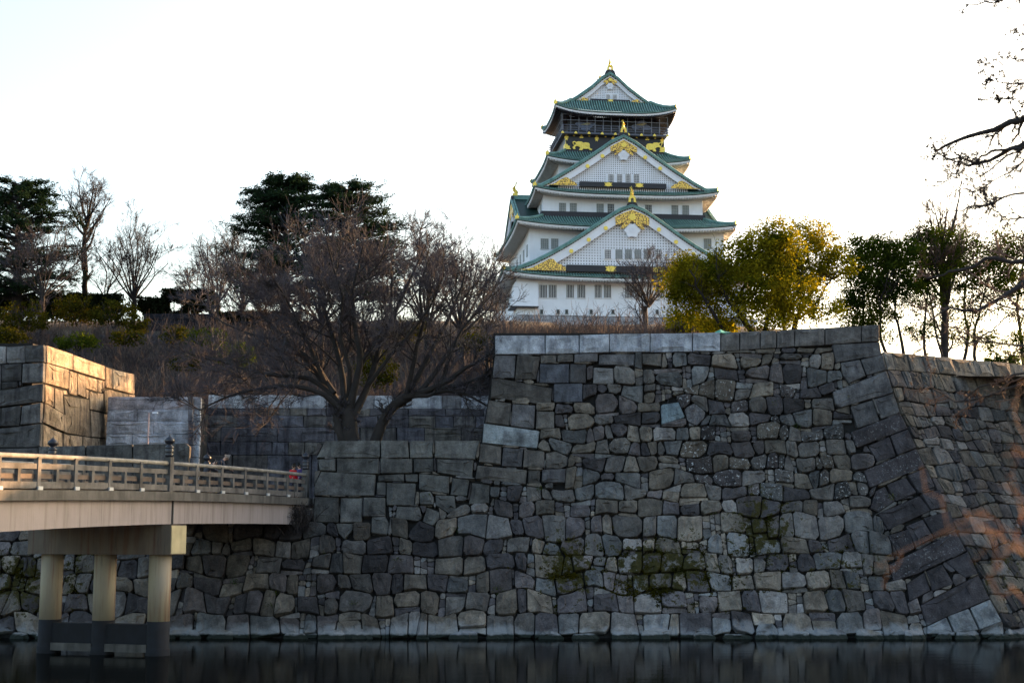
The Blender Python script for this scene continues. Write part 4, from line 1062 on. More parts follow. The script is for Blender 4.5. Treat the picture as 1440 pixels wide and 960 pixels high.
        m.prism([(c_[0]+rr_*(1+0.08*(i % 2))*math.cos(i*math.pi/12), c_[1]+rr_*(1+0.08*(i % 2))*math.sin(i*math.pi/12)) for i in range(24)], y0-0.14, y0-0.042); m.build("gold_rosette", M['gold'], par)
        # corner plates in the feet of the triangle
        Lf = gold[1]
        for sg in (-1, 1):
            fx = prof[0][0]+boards*1.25 if sg < 0 else prof[-1][0]-boards*1.25
            pts_ = [(fx, zb)]
            for i in range(13):
                e = i/12; x = fx-sg*Lf*e; top = lower(x, bt+0.3)
                if e > 0.80: top = min(top, zb+(0.62-1.6*(e-0.80))*0.26*Lf*(1+0.25*math.sin(i*3.1)))
                top = min(top, zb+0.24*Lf)
                if top > zb+0.04: pts_.append((x, top+0.06*math.sin(i*2.6)))
            pts_.append((fx-sg*Lf, zb))
            if sg > 0: pts_ = pts_[::-1]
            m = MB(); m.prism(pts_, d-0.04, d+0.115); m.build("gold_corner_plate", M['filigree'], par)
        for bx in bosses:
            zc = lower(bx, bt+0.28+boards*0.48); rr_ = 0.36
            m = MB(); m.prism([(bx+rr_*(1-0.18*(i % 2))*math.cos(i*math.pi/8), zc+rr_*(1-0.18*(i % 2))*math.sin(i*math.pi/8)) for i in range(16)], d-0.02, d+0.118); m.build("gold_boss", M['gold'], par)
        # white pendant carving
        r0 = boards*0.75; cz0 = ap[1]-bt-boards*2.35
        m = MB(); pts_ = []
        for i in range(36):
            a = i*math.pi/18; rr_ = r0*(1+0.13*math.cos(6*a)); pts_.append((ap[0]+rr_*math.cos(a)*1.05, cz0+rr_*math.sin(a)))
        m.prism(pts_, d+0.1, lat_d-0.05)
        for i in range(6):
            a = i*math.pi/3+0.5; m.prism([(ap[0]+0.30*r0*math.cos(a)+0.2*r0*math.cos(b_), cz0+0.1*r0+0.30*r0*math.sin(a)+0.2*r0*math.sin(b_)) for b_ in np.linspace(0, 5.5, 7)], d+0.02, d+0.098)
        m.build("pendant_carving", M['plaster'], par)
    # ridge and its end
    m = MB(); m.box(ap[0]-0.42, ap[0]+0.42, d+0.25, dback, ap[1]-0.25, ap[1]+0.42); m.tube([(ap[0], d+0.2, ap[1]+0.46), (ap[0], dback, ap[1]+0.46)], 0.2, 8)
    rg = m.build("ridge", M['tile'], par)
    m = MB()      # flared dark tile block below the ornament
    m.prism([(ap[0]-1.15, ap[1]-0.95), (ap[0]-0.75, ap[1]+0.25), (ap[0]-0.5, ap[1]+0.4), (ap[0]+0.5, ap[1]+0.4), (ap[0]+0.75, ap[1]+0.25), (ap[0]+1.15, ap[1]-0.95), (ap[0]+0.7, ap[1]-0.6), (ap[0], ap[1]-0.15), (ap[0]-0.7, ap[1]-0.6)], d-0.10, d+0.3)
    m.build("ridge_end_tile", M['copper_dark'], par)
    s = ridge_orn
    if s > 0:
        m = MB(); z0 = ap[1]+0.38; x = ap[0]
        m.prism([(x-0.66*s, z0), (x-0.56*s, z0+0.85*s), (x-0.36*s, z0+1.12*s), (x+0.36*s, z0+1.12*s), (x+0.56*s, z0+0.85*s), (x+0.66*s, z0), (x+0.25*s, z0+0.04), (x+0.25*s, z0+0.6*s), (x, z0+0.78*s), (x-0.25*s, z0+0.6*s), (x-0.25*s, z0+0.04)], d-0.2, d+0.25)
        m.build("ridge_end_plate", M['gold'], par)
        shachi(par, (x, d+0.25, z0+0.9*s), 0.72*s, rz=math.pi/2)
    return par

# depth planes (front eave) of the five roofs, then backs
D = {1: -2.2, 2: 0.2, 3: 3.0, 4: 6.6, 5: 8.6}; DB = {1: 35.5, 2: 33, 3: 30, 4: 26.5, 5: 24.3}
WD = {1: 0.0, 2: 2.6, 3: 5.2, 4: 8.6, 5: 10.8}; WB = {1: 33.3, 2: 30.5, 3: 27.8, 4: 24.5, 5: 22.2}
# eaves
ev = {1: (707, 1069, 389), 2: (726, 1037, 317.5), 3: (751, 1012, 271.5), 4: (769, 972, 226.5), 5: (780.5, 952.5, 157.5)}
E = {k: (cx_(a, D[k], z), cx_(b_, D[k], z), cz_(z, D[k])) for k, (a, b_, z) in ev.items()}
wl = {1: (727, 1049, 395), 2: (744.5, 1018, 345), 3: (764, 988, 290), 4: (786, 950, 240), 5: (795, 934, 205)}
WL = {k: (cx_(a, WD[k], z), cx_(b_, WD[k], z)) for k, (a, b_, z) in wl.items()}
ztop1 = E[1][2]+2.6; zt2_ = cz_(306.5, WD[3]); zt3_ = cz_(256, WD[4]-2.0); zt4_ = cz_(215, WD[5])
# stone base
bz = -8.0
m = MB()
base = empty("stone_base", (0, 0, 0)); base.parent = castle
f_ = lambda z: 4.6*(1-(1-min(1, -z/9.0))**1.0)**1.25
zz = [-9.5, -7, -5, -3, -1.5, 0]; x0_, x1_, y0_, y1_ = WL[1][0]+0.1, WL[1][1]-0.1, 0.1, WB[1]-0.1
for a, b_ in zip(zz[:-1], zz[1:]):
    fa, fb = f_(a), f_(b_)
    m.hexa([(x0_-fa, y0_-fa, a), (x1_+fa, y0_-fa, a), (x1_+fa, y1_+fa, a), (x0_-fa, y1_+fa, a)], [(x0_-fb, y0_-fb, b_), (x1_+fb, y0_-fb, b_), (x1_+fb, y1_+fb, b_), (x0_-fb, y1_+fb, b_)])
m.build("base_core", simple('base_masonry', (0.27, 0.27, 0.29), 0.9, 0.4, 0.9, streak=0.4, bumps=0.6), base)
rb_ = random.Random(4)
for side_ in range(2):
    z = -9.0
    stones = MB(); cnt = 0
    while z < -0.05:
        h_ = rb_.uniform(0.7, 1.1); h_ = min(h_, -z); a = (x0_ if side_ == 0 else y0_); lim = (x1_ if side_ == 0 else y1_); a -= f_(z)
        while a < lim+f_(z):
            w_ = rb_.uniform(0.9, 2.0); o_ = rb_.uniform(0.02, 0.16); fa, fb = f_(z), f_(z+h_); g = 0.04
            if side_ == 0: stones.hexa([(a+g, y0_-fa-o_, z+g), (a+w_-g, y0_-fa-o_, z+g), (a+w_-g, y0_-fa+.4, z+g), (a+g, y0_-fa+.4, z+g)], [(a+g, y0_-fb-o_, z+h_-g), (a+w_-g, y0_-fb-o_, z+h_-g), (a+w_-g, y0_-fb+.4, z+h_-g), (a+g, y0_-fb+.4, z+h_-g)])
            else: stones.hexa([(x0_-fa-o_, a+g, z+g), (x0_-fa+.4, a+g, z+g), (x0_-fa+.4, a+w_-g, z+g), (x0_-fa-o_, a+w_-g, z+g)], [(x0_-fb-o_, a+g, z+h_-g), (x0_-fb+.4, a+g, z+h_-g), (x0_-fb+.4, a+w_-g, z+h_-g), (x0_-fb-o_, a+w_-g, z+h_-g)])
            a += w_
        z += h_
    o = stones.build("base_stones", simple('base_stone_%d' % side_, (0.30, 0.30, 0.32), 0.9, 0.5, 0.6, streak=0.3, bumps=0.5), base); o['kind'] = 'stuff'

# storeys
s1 = storey(WL[1][0], WL[1][1], WD[1], WB[1], 0, E[1][2]-0.2, lab="white ground storey")
s2 = storey(WL[2][0], WL[2][1], WD[2], WB[2], E[1][2]-0.1, E[2][2]-0.2, lab="white second storey")
s3 = storey(WL[3][0], WL[3][1], WD[3], WB[3], E[2][2]-0.1, E[3][2]-0.2, lab="white third storey")
s4 = storey(WL[4][0], WL[4][1], WD[4], WB[4], E[3][2]-0.1, E[4][2]-0.2, lab="white fourth storey")
# corner bay of the ground storey
a_, zb_ = cc(727, 430, -0.9); b__, zt_b = cc(757, 396, -0.9)
m = MB(); m.hexa([(a_-0.9, -0.9, zb_), (b__, -0.9, zb_), (b__, 3.5, zb_), (a_-0.9, 3.5, zb_)], [(a_-0.2, -0.5, zt_b), (b__, -0.5, zt_b), (b__, 3.5, zt_b), (a_-0.2, 3.5, zt_b)]); m.box(a_-1.0, b__+0.05, -1.0, 3.4, zb_-0.18, zb_-0.002, 1)
m.build("drop_bay", [M['plaster'], M['copper_dark']], castle)
# roofs
skirt("lowest green tiled roof", E[1][0], E[1][1], D[1], DB[1], E[1][2], WL[2][0], WL[2][1], WD[2]-0.05, WB[2]+0.05, ztop1, 0.9)
skirt("second green tiled roof", E[2][0], E[2][1], D[2], DB[2], E[2][2], WL[3][0], WL[3][1], WD[3]-0.05, WB[3]+0.05, zt2_, 0.8)
skirt("third green tiled roof", E[3][0], E[3][1], D[3], DB[3], E[3][2], WL[4][0], WL[4][1], WD[4]-0.05, WB[4]+0.05, E[3][2]+3.0, 0.9)
skirt("fourth green tiled roof", E[4][0], E[4][1], D[4], DB[4], E[4][2], WL[5][0], WL[5][1], WD[5]-0.05, WB[5]+0.05, zt4_, 0.8)
for (k, z, h_) in ((3, zt2_, 0.75), (5, zt4_, 0.1)):
    m = MB(); e = 0.35; m.box(WL[k][0]-e, WL[k][1]+e, WD[k]-e, WB[k]+e, z-0.3, z+h_); m.build("wall_foot_flashing", M['copper_dark'], castle)
m = MB(); m.box(WL[2][0]-.3, WL[2][1]+.3, WD[2]-.3, WB[2]+.3, ztop1-0.3, ztop1+0.35); m.build("wall_foot_flashing", M['copper_dark'], castle)
# windows
q3 = lambda u, v: (670+u/3.692, 200+v/3.692)
for a, b_ in ((325, 368), (373, 417), (465, 507), (522, 566), (612, 651), (660, 700), (770, 810), (820, 860), (930, 975)):
    winpx(s1, (q3(a, 0)[0], q3(b_, 0)[0]), q3(0, 738)[1], q3(0, 808)[1], WD[1], 4, 0, bar='plaster_trim')
for a in (330, 415, 460, 587, 700, 850, 930):
    p0 = q3(a, 868); p1 = q3(a+16, 890); winpx(s1, (p0[0], p1[0]), p0[1], p1[1], WD[1], 0, 0, bar='shutter', name="gun_port")
for a, b_ in ((333, 374), (387, 425), (1180, 1220)):
    winpx(s2, (q3(a, 0)[0], q3(b_, 0)[0]), q3(0, 500)[1], q3(0, 553)[1], WD[2], 3, 4, back='shutter')
for a, b_, y_, dk in ((428, 465, 315, 0), (484, 521, 316, 0), (623, 661, 319, 0), (680, 715, 320, 1), (875, 911, 325, 1), (1012, 1048, 327, 0), (1068, 1104, 328, 0)):
    winpx(s3, (q3(a, 0)[0], q3(b_, 0)[0]), q3(0, y_)[1], q3(0, y_+64)[1], WD[3], 3, 4, back='window_dark' if dk else 'shutter')
for st, k, zc in ((s3, 3, (E[2][2]+E[3][2])/2+0.9), (s2, 2, (E[1][2]+E[2][2])/2+0.9), (s1, 1, 3.6)):
    for i in range(6):
        y = WD[k]+1.8+i*4.4
        window(st, y, y+1.1, zc-0.9, zc+0.9, WL[k][0], 3, 4, side=True, back='shutter')

def prof_px(L, ap, d):
    """left half of a gable edge given in pixels (foot..), mirrored about the apex"""
    A = cc(ap[0], ap[1], d); H = [cc(x, y, d) for x, y in L]
    return H+[A]+[(2*A[0]-x, z) for x, z in H[::-1]]
q2 = lambda u, v: (740+u/6.0, 70+v/6.0)
# gable 1 (lowest, largest)
d1 = -1.5
P1 = prof_px([(709, 381.5), (724, 377.5), (751, 367), (773, 356), (800, 341), (822, 327), (849, 308.5), (872, 294)], (889, 288), d1)
zb1 = cz_(373.5, d1)
W1 = []
for a, b_, dk in ((664, 699, 1), (721, 758, 0), (770, 807, 0), (820, 856, 0), (868, 904, 0), (927, 963, 1)):
    x0, z1_ = cc(*q3(a, 556), d1+0.8); x1, z0_ = cc(*q3(b_, 604), d1+0.8); W1.append((x0, x1, z0_, z1_, dk))
bx1 = [cc(*q3(u, 500), d1)[0] for u in (492, 583, 672)]; A1x = cc(889, 288, d1)[0]
band1 = (cx_(796.5, d1), 2*cx_(889, d1)-cx_(796.5, d1), cz_(383, d1), cz_(373.8, d1), [(cx_(850.5, d1), cx_(866, d1)), (cx_(916, d1), cx_(931.5, d1))])
gable("lowest front gable", P1, d1, WD[3]+0.4, cz_(382.5, d1), 1.5, d1+0.8, 0.45, W1, band1, bx1+[2*A1x-x for x in bx1], gold=(2.8, 8.0), ridge_orn=0.95)
d2 = D[3]+0.6
P2 = prof_px([(753, 263.5), (758, 261), (778, 251), (805, 235), (832.5, 217.5), (860, 198.5)], (877, 190), d2)
W2 = []
for a, b_ in ((683, 713), (728, 757), (772, 801), (815, 846)):
    x0, z1_ = cc(*q3(a, 166), d2+0.8); x1, z0_ = cc(*q3(b_, 211), d2+0.8); W2.append((x0, x1, z0_, z1_, 1))
bx2 = [cc(*q3(u, 150), d2)[0] for u in (577, 655)]; A2x = cc(877, 190, d2)[0]
band2 = (cx_(816, d2), 2*cx_(877, d2)-cx_(816, d2), cz_(263.5, d2), cz_(256.8, d2), [(cx_(850, d2), cx_(861.5, d2)), (cx_(893.5, d2), cx_(905.5, d2))])
gable("middle front gable", P2, d2, WD[5]+0.3, cz_(263, d2), 1.15, d2+0.8, 0.36, W2, band2, bx2+[2*A2x-x for x in bx2], gold=(2.25, 5.4), ridge_orn=0.8)
# top roof: skirt plus front-back gable
k = 5
P3 = prof_px([(793, 143), (803, 141), (813, 135), (833, 121), (847, 108.5)], (858, 102), D[5]+2.6)
d3 = D[5]+2.6
xin0, xin1 = P3[0][0]+0.1, P3[-1][0]-0.1
skirt("top green tiled roof", E[5][0], E[5][1], D[5], DB[5], E[5][2], P3[1][0], P3[-2][0], d3, DB[5]-2.6, cz_(143.5, d3), 1.15, soff='soff_dark')
W3 = []
for a, b_ in ((672, 708), (727, 765)):
    x0, z1_ = cc(*q2(a, 379), d3+0.6); x1, z0_ = cc(*q2(b_, 423), d3+0.6); W3.append((x0, x1, z0_, z1_, 1))
band3 = (cx_(832, d3), cx_(888, d3), cz_(144.5, d3), cz_(140.6, d3), [(cx_(855.5, d3), cx_(864.5, d3))])
g3 = gable("top gable", P3, d3, DB[5]-2.6, cz_(144, d3), 0.75, d3+0.6, 0.30, W3, band3, [], gold=(1.15, 3.4), ridge_orn=0.8, tile_t=0.6)
shachi(g3, (P3[len(P3)//2][0], DB[5]-3.0, max(p[1] for p in P3)+0.4), 0.95, rz=-math.pi/2)
# gables on the left and right flanks (second roof)
Lx = E[2][0]; zf = E[2][2]+0.5; rz_top = cz_(279, 16.5, 720)
def side_prof(hw, zfoot, ztop):
    H = [(-hw, zfoot), (-hw*0.86, zfoot+(ztop-zfoot)*0.10), (-hw*0.66, zfoot+(ztop-zfoot)*0.28), (-hw*0.4, zfoot+(ztop-zfoot)*0.56), (-hw*0.15, zfoot+(ztop-zfoot)*0.84)]
    return H+[(0, ztop)]+[(-x, z) for x, z in H[::-1]]
for nm, loc, rot, in (("left flank gable", (Lx+0.9, 16.5, 0), -math.pi/2), ("right flank gable", (E[2][1]-0.9, 16.5, 0), math.pi/2)):
    hw = 13.2
    gable(nm, side_prof(hw, zf, rz_top), 0.3, 8.5, zf+0.35, 1.1, 1.1, 0.40, [(-1.3, -0.3, zf+1.2, zf+2.6, 1), (0.3, 1.3, zf+1.2, zf+2.6, 1)], None, [], side=(loc, rot), gold=(2.4, 3.0), ridge_orn=0.0)
    g = [c for c in castle.children if c.get('label') == nm][0]
    shachi(g, (0, 0.9, rz_top+0.5), 0.85, rz=math.pi/2)
zf1 = E[1][2]+0.6; zt1s = cz_(352, 16.5, 705)

# top storey: black box, tigers, balcony, recessed viewing floor
zB0 = zt4_-0.2; dB = WD[5]; zbal = cz_(190.5, dB-1.0)
s5 = storey(WL[5][0], WL[5][1], dB, WB[5], zB0, zbal-0.02, 'lacquer', "black lacquered fifth storey")
bx0, bx1_ = cx_(791, dB-1.0, 190), cx_(938.5, dB-1.0, 190)
m = MB(); m.box(bx0, bx1_, dB-1.1, WB[5]+1.1, zbal, zbal+0.28); bal = m.build("balcony_floor", M['rail_grey'], castle)
ztr = E[5][2]-0.45
m = MB(); m.box(WL[5][0]+0.6, WL[5][1]-0.6, dB+1.0, WB[5]-1.0, zbal+0.281, ztr+0.3); vw = m.build("viewing_floor_wall", M['lacquer'], castle)
# railings
zr = zbal+0.28
for (a, b_, fixed, ax) in ((bx0, bx1_, dB-1.0, 0), (dB-1.0, WB[5]+1.0, bx0+0.1, 1), (dB-1.0, WB[5]+1.0, bx1_-0.1, 1), (bx0, bx1_, WB[5]+1.0, 0)):
    m = MB()
    for hz in (0.42, 0.80, 1.25):
        (m.box(a-0.35, b_+0.35, fixed-0.05, fixed+0.05, zr+hz-0.05, zr+hz+0.05) if ax == 0 else m.box(fixed-0.05, fixed+0.05, a, b_, zr+hz-0.05, zr+hz+0.05))
    n_ = int((b_-a)/1.3)
    for i in range(n_+1):
        t = a+(b_-a)*i/n_
        (m.box(t-0.09, t+0.09, fixed-0.09, fixed+0.09, zr+0.002, zr+1.2) if ax == 0 else m.box(fixed-0.09, fixed+0.09, t-0.09, t+0.09, zr+0.002, zr+1.2))
    m.build("railing", M['rail_grey'], bal)
# bird net: thin cords from eave to balcony
for (a, b_, fixed, ax) in ((bx0, bx1_, dB-1.3, 0), (dB-1.3, WB[5]+1.3, bx0-0.2, 1)):
    m = MB(); n_ = int(round((b_-a)/1.36)); t_ = 0.022
    for i in range(n_+1):
        t = a+(b_-a)*i/n_
        (m.box(t-t_, t+t_, fixed-t_, fixed+t_, zr+0.3, ztr+0.1) if ax == 0 else m.box(fixed-t_, fixed+t_, t-t_, t+t_, zr+0.3, ztr+0.1))
    for z in (cz_(171.5, dB-1.3), cz_(163.5, dB-1.3)):
        (m.box(a, b_, fixed-t_+0.003, fixed+t_-0.003, z-t_, z+t_) if ax == 0 else m.box(fixed-t_+0.003, fixed+t_-0.003, a, b_, z-t_, z+t_))
    m.build("net", M['net'], bal)
# painted cranes on the viewing floor wall
for pxc in (823, 902):
    c = cc(pxc, 177, dB+1.0); m = MB(); rr_ = random.Random(pxc); pts_ = []
    for i in range(20):
        a = i*math.pi/10; k_ = 1+0.3*math.sin(3*a+pxc); pts_.append((c[0]+1.5*k_*math.cos(a), c[1]+0.75*k_*math.sin(a)))
    m.prism(pts_, dB+0.93, dB+0.998); pn = m.build("crane_painting", M['paint_blue'], vw)
    m = MB(); m.prism([(c[0]-1.0, c[1]+0.1), (c[0]+0.2, c[1]+0.0), (c[0]+0.9, c[1]+0.35), (c[0]+0.4, c[1]+0.55), (c[0]-0.2, c[1]+0.35)], dB+0.88, dB+0.928); m.build("crane_body", simple('crane_yellow', (0.40, 0.40, 0.25), 0.6, 0.2), pn)
# tigers in relief
T = [(458,350),(500,344),(545,362),(600,350),(680,355),(715,385),(780,374),(850,385),(882,420),(880,500),(900,530),(950,545),(930,575),(888,570),(845,535),(780,540),(720,530),(690,575),(620,578),(618,545),(645,505),(590,470),(540,468),(505,492),(522,545),(470,545),(448,490),(480,462),(510,435),(535,405),(515,372),(480,366),(472,400),(498,432),(480,440),(455,400),(450,365)]
def tiger(pts_, nm):
    m = MB(); P = [cc(x, y, dB) for x, y in pts_]; 
    if area(P) < 0: P = P[::-1]
    m.prism(P, dB-0.22, dB-0.005)
    cxm = sum(p[0] for p in P)/len(P); czm = sum(p[1] for p in P)/len(P)
    return m, P
m, P = tiger([(780+x/18, 180+y/18) for x, y in T], 0)
tx = lambda u, v: cc(780+u/18, 180+v/18, dB)
for (u, v, a, b_) in ((600, 410, 0.45, 0.28), (825, 430, 0.36, 0.30)):
    c = tx(u, v); m.prism([(c[0]+a*math.cos(i*math.pi/6), c[1]+b_*math.sin(i*math.pi/6)) for i in range(12)], dB-0.32, dB-0.221)
m.build("gold_tiger", M['gold'], s5)
xm_ = (WL[5][0]+WL[5][1])/2
m, P = tiger([(928.5-(x-500)/19*1.0, 181.5+y/18) for x, y in T[1:] if x > 440], 1); 
m.build("gold_tiger", M['gold'], s5)
# gold fittings along the black storey
zfr = cz_(193.5, dB)
for i, px in enumerate((796.5, 807, 817.5, 828.5, 839, 851.5, 862, 873, 884, 895, 910, 921, 931)):
    x = cx_(px, dB, 193); m = MB(); m.box(x-0.15, x+0.15, dB-0.18, dB-0.004, zfr-0.08, zfr+0.18)
    if i % 2 == 0: m.prism([(x-0.38, zfr-0.22), (x-0.25, zfr-0.38), (x+0.25, zfr-0.38), (x+0.38, zfr-0.22), (x+0.2, zfr-0.14), (x-0.2, zfr-0.14)], dB-0.10, dB-0.005)
    if i % 4 == 0:
        m.prism([(x-0.42, zfr-0.46), (x, zfr-0.40), (x+0.42, zfr-0.46), (x+0.15, zfr-0.6), (x+0.2, zfr-0.85), (x+0.08, zfr-0.85), (x, zfr-0.65), (x-0.08, zfr-0.85), (x-0.2, zfr-0.85), (x-0.15, zfr-0.6)], dB-0.10, dB-0.005)
    m.build("gold_fitting", M['gold'], s5)
for x, s_ in ((WL[5][0], 1), (WL[5][1], -1)):
    z0 = zB0+0.5; m = MB(); m.prism([(x, z0), (x+0.95*s_, z0), (x+0.7*s_, z0+0.3), (x+0.8*s_, z0+0.5), (x+0.45*s_, z0+0.6), (x+0.3*s_, z0+0.9), (x+0.15*s_, z0+0.8), (x, z0+1.5)][::s_], dB-0.12, dB-0.003)
    m.build("gold_corner_fitting", M['gold'], s5)
    m = MB(); m.box(min(x, x-0.12*s_), max(x, x-0.12*s_), dB-0.12, dB+1.3, z0, z0+0.9); m.build("gold_corner_fitting", M['gold'], s5)
for i in range(9):
    x = bx0+(bx1_-bx0)*i/8; m = MB(); m.prism([(x-0.28, zbal-0.02), (x-0.18, zbal+0.25), (x, zbal+0.4), (x+0.18, zbal+0.25), (x+0.28, zbal-0.02)], dB-1.18, dB-1.102); m.build("gold_bracket", M['gold'], bal)
# ------------------------------------------------------------------ trees
def unit(v): return v/np.maximum(np.linalg.norm(v, axis=-1, keepdims=True), 1e-9)
def tubes(P, Rr, m):
    """P (N,k,3) polylines, Rr (N,k) radii -> verts, quads"""
    N, k, _ = P.shape
    T = np.empty_like(P); T[:, 1:-1] = P[:, 2:]-P[:, :-2]; T[:, 0] = P[:, 1]-P[:, 0]; T[:, -1] = P[:, -1]-P[:, -2]; T = unit(T)
    ref = np.array([0.31, 0.17, 0.93]); A = unit(np.cross(T, ref)); B = np.cross(T, A)
    th = np.arange(m)*2*np.pi/m
    V = P[:, :, None, :]+Rr[:, :, None, None]*(A[:, :, None, :]*np.cos(th)[None, None, :, None]+B[:, :, None, :]*np.sin(th)[None, None, :, None])
    I = np.arange(N*k*m).reshape(N, k, m); J = np.roll(I, -1, axis=2)
    F = np.stack([I[:, :-1], J[:, :-1], J[:, 1:], I[:, 1:]], -1).reshape(-1, 4)
    return V.reshape(-1, 3), F
def walk(rs, S, Dr, L, k, wig, trop):
    N = len(S); P = np.empty((N, k, 3)); P[:, 0] = S; d = unit(Dr.copy()); st = L/(k-1)
    for i in range(1, k):
        d = unit(d+rs.normal(0, wig, (N, 3))+np.array(trop)); P[:, i] = P[:, i-1]+d*st[:, None]
    return P
def spawn(rs, P, Rr, n, t0, ang, ratio, rk, k, wig, trop, minr, flat=None, t1=1.0):
    """n children on every polyline of P"""
    N, K, _ = P.shape; idx = np.repeat(np.arange(N), n); t = rs.uniform(t0, t1, N*n)*(K-1); i = np.minimum(t.astype(int), K-2); f = (t-i)[:, None]
    S = P[idx, i]*(1-f)+P[idx, i+1]*f; T = unit(P[idx, i+1]-P[idx, i]); r0 = (Rr[idx, i]*(1-f[:, 0])+Rr[idx, i+1]*f[:, 0])
    rnd = unit(rs.normal(0, 1, (N*n, 3))); side = unit(rnd-(rnd*T).sum(1)[:, None]*T)
    a = np.radians(rs.uniform(ang[0], ang[1], N*n))[:, None]; Dd = T*np.cos(a)+side*np.sin(a)
    if flat is not None: Dd[:, 2] *= flat
    Lp = np.linalg.norm(np.diff(P, axis=1), axis=2).sum(1)[idx]
    L = Lp*rs.uniform(ratio[0], ratio[1], N*n)*(1-0.35*t/(K-1))
    C = walk(rs, S, Dd, L, k, wig, trop)
    rr_ = np.maximum(r0*rk, minr)[:, None]*np.linspace(1, 0.45, k)[None, :]
    return C, np.maximum(rr_, minr*0.7)
def join_tubes(L):
    VV, FF, o = [], [], 0
    for P, Rr, m in L:
        V, F = tubes(P, Rr, m); VV.append(V); FF.append(F+o); o += len(V)
    return np.concatenate(VV), np.concatenate(FF)
def leaves(rs, C, n, sp, size, flat=1.0, up=0.0, squash=(1, 1, 1), asp=0.5):
    """n leaf quads round every centre in C"""
    N = len(C); c = np.repeat(C, n, 0); M_ = len(c)
    off = unit(rs.normal(0, 1, (M_, 3)))*(rs.uniform(0, 1, M_)**0.5)[:, None]*np.repeat(np.asarray(sp) if hasattr(sp, '__len__') else np.full(N, sp), n)[:, None]
    p = c+off*np.array(squash)
    a = unit(rs.normal(0, 1, (M_, 3))*np.array([1, 1, flat])); b_ = unit(np.cross(a, rs.normal(0, 1, (M_, 3))+np.array([0, 0, up])))
    s = (size*rs.uniform(0.6, 1.4, M_))[:, None]
    V = np.stack([p-a*s, p-b_*s*asp, p+a*s, p+b_*s*asp], 1).reshape(-1, 3)
    return V, np.arange(M_*4).reshape(-1, 4)
def as_poly(pts, k):
    P = np.array([list(p) for p in pts], float); d = np.r_[0, np.cumsum(np.linalg.norm(np.diff(P, axis=0), axis=1))]; t = np.linspace(0, d[-1], k)
    return np.stack([np.interp(t, d, P[:, j]) for j in range(3)], 1)

def bare_tree(name, base, limbs_px, Yb, seed, label, r0, n=(7, 6, 5, 5), twig='twig', trunk='bark', minr=0.0085, spread=(24, 62), group=None, depth=3.0, shares=None, cat="bare tree", up=0.05, wig=0.13, lr=0.5):
    """limbs traced as pixel paths, set at their own distances; branchlets and twigs grown from them"""
    rs = np.random.RandomState(seed); root = empty(name, base, 0, label, cat, group); o = np.array(base)
    A = []; Rr = []
    for L, ra, rb, dy in limbs_px:
        pts = []; m_ = len(L)
        for i, (x, y) in enumerate(L): pts.append(at(x, y, Yb+dy*(i/(m_-1))))
        P = as_poly(pts, 12)+np.cumsum(rs.normal(0, 0.03, (12, 3)), 0)-o; A.append(P); Rr.append(np.linspace(ra, rb, 12))
    A = np.array(A); Rr = np.array(Rr)
    V, F = tubes(A, Rr, 9); mesh_obj("trunk", np_mesh("trunk", V, F, True), M[trunk], root)
    c1, r1 = spawn(rs, A, Rr, n[0], 0.2, spread, (lr*0.5, lr*1.1), 0.36, 8, wig, (0, 0, up), 0.03)
    tips = A[:, -4:], Rr[:, -4:]
    c2, r2 = spawn(rs, c1, r1, n[1], 0.15, spread, (0.35, 0.8), 0.5, 6, wig*1.1, (0, 0, up), 0.018)
    c3, r3 = spawn(rs, c2, r2, n[2], 0.1, (15, 48), (0.45, 0.95), 0.6, 4, wig*0.8, (0, 0, up*0.6), minr*1.2)
    c4_, r4 = spawn(rs, c3, r3, n[3], 0.05, (12, 45), (0.5, 1.1), 0.65, 2, wig*0.7, (0, 0, up), minr)
    V, F = join_tubes([(c1, r1, 6), (c2, r2, 4)]); mesh_obj("branches", np_mesh("branches", V, F, True), M[trunk], root)["kind"] = "stuff"
    V, F = join_tubes([(c3, r3, 3), (c4_, r4, 3)]); tw = mesh_obj("twigs", np_mesh("twigs", V, F), M[twig], root); tw['kind'] = 'stuff'
    return root

# spreading bare tree on the terrace, and the leaning one beside it
YT = 73.0
b0 = at(493, 622, YT)
LA = [([(494,622),(492,600),(490,585),(486,570)],.46,.36,0),([(484,622),(478,596),(474,575)],.26,.2,0.2),
 ([(487,585),(470,556),(455,536),(430,503),(402,473),(370,442),(342,402)],.20,.04,2.5),([(490,578),(500,540),(508,505),(500,455),(498,410),(515,345)],.22,.04,-2),
 ([(497,585),(517,548),(528,515),(541,470),(562,432),(585,385),(602,348)],.23,.04,2),([(484,582),(460,556),(430,542),(390,541),(350,549),(310,561),(278,577)],.17,.03,-2.5),
 ([(482,575),(462,548),(430,530),(385,530),(338,520),(300,508),(268,500)],.16,.03,3),([(488,575),(480,530),(468,480),(450,430),(436,385),(415,345)],.19,.04,1),
 ([(490,560),(494,520),(480,470),(484,420),(470,365),(462,335)],.14,.03,-3),([(495,560),(512,500),(534,470),(552,410),(548,360),(556,335)],.14,.03,3.5),
 ([(470,552),(440,505),(400,482),(350,470),(310,452),(290,425)],.14,.03,4),([(455,536),(430,480),(405,430),(380,390),(368,355)],.12,.03,-3),([(520,540),(550,500),(580,470),(610,430),(628,390)],.12,.03,-3)]
bare_tree("bare_tree", b0, LA, YT, 3, "large spreading bare tree on the terrace above the bridge end, many-limbed with purple-brown twigs", .5, n=(11, 7, 6, 5), lr=0.44)
b1 = at(527, 622, YT+0.6)
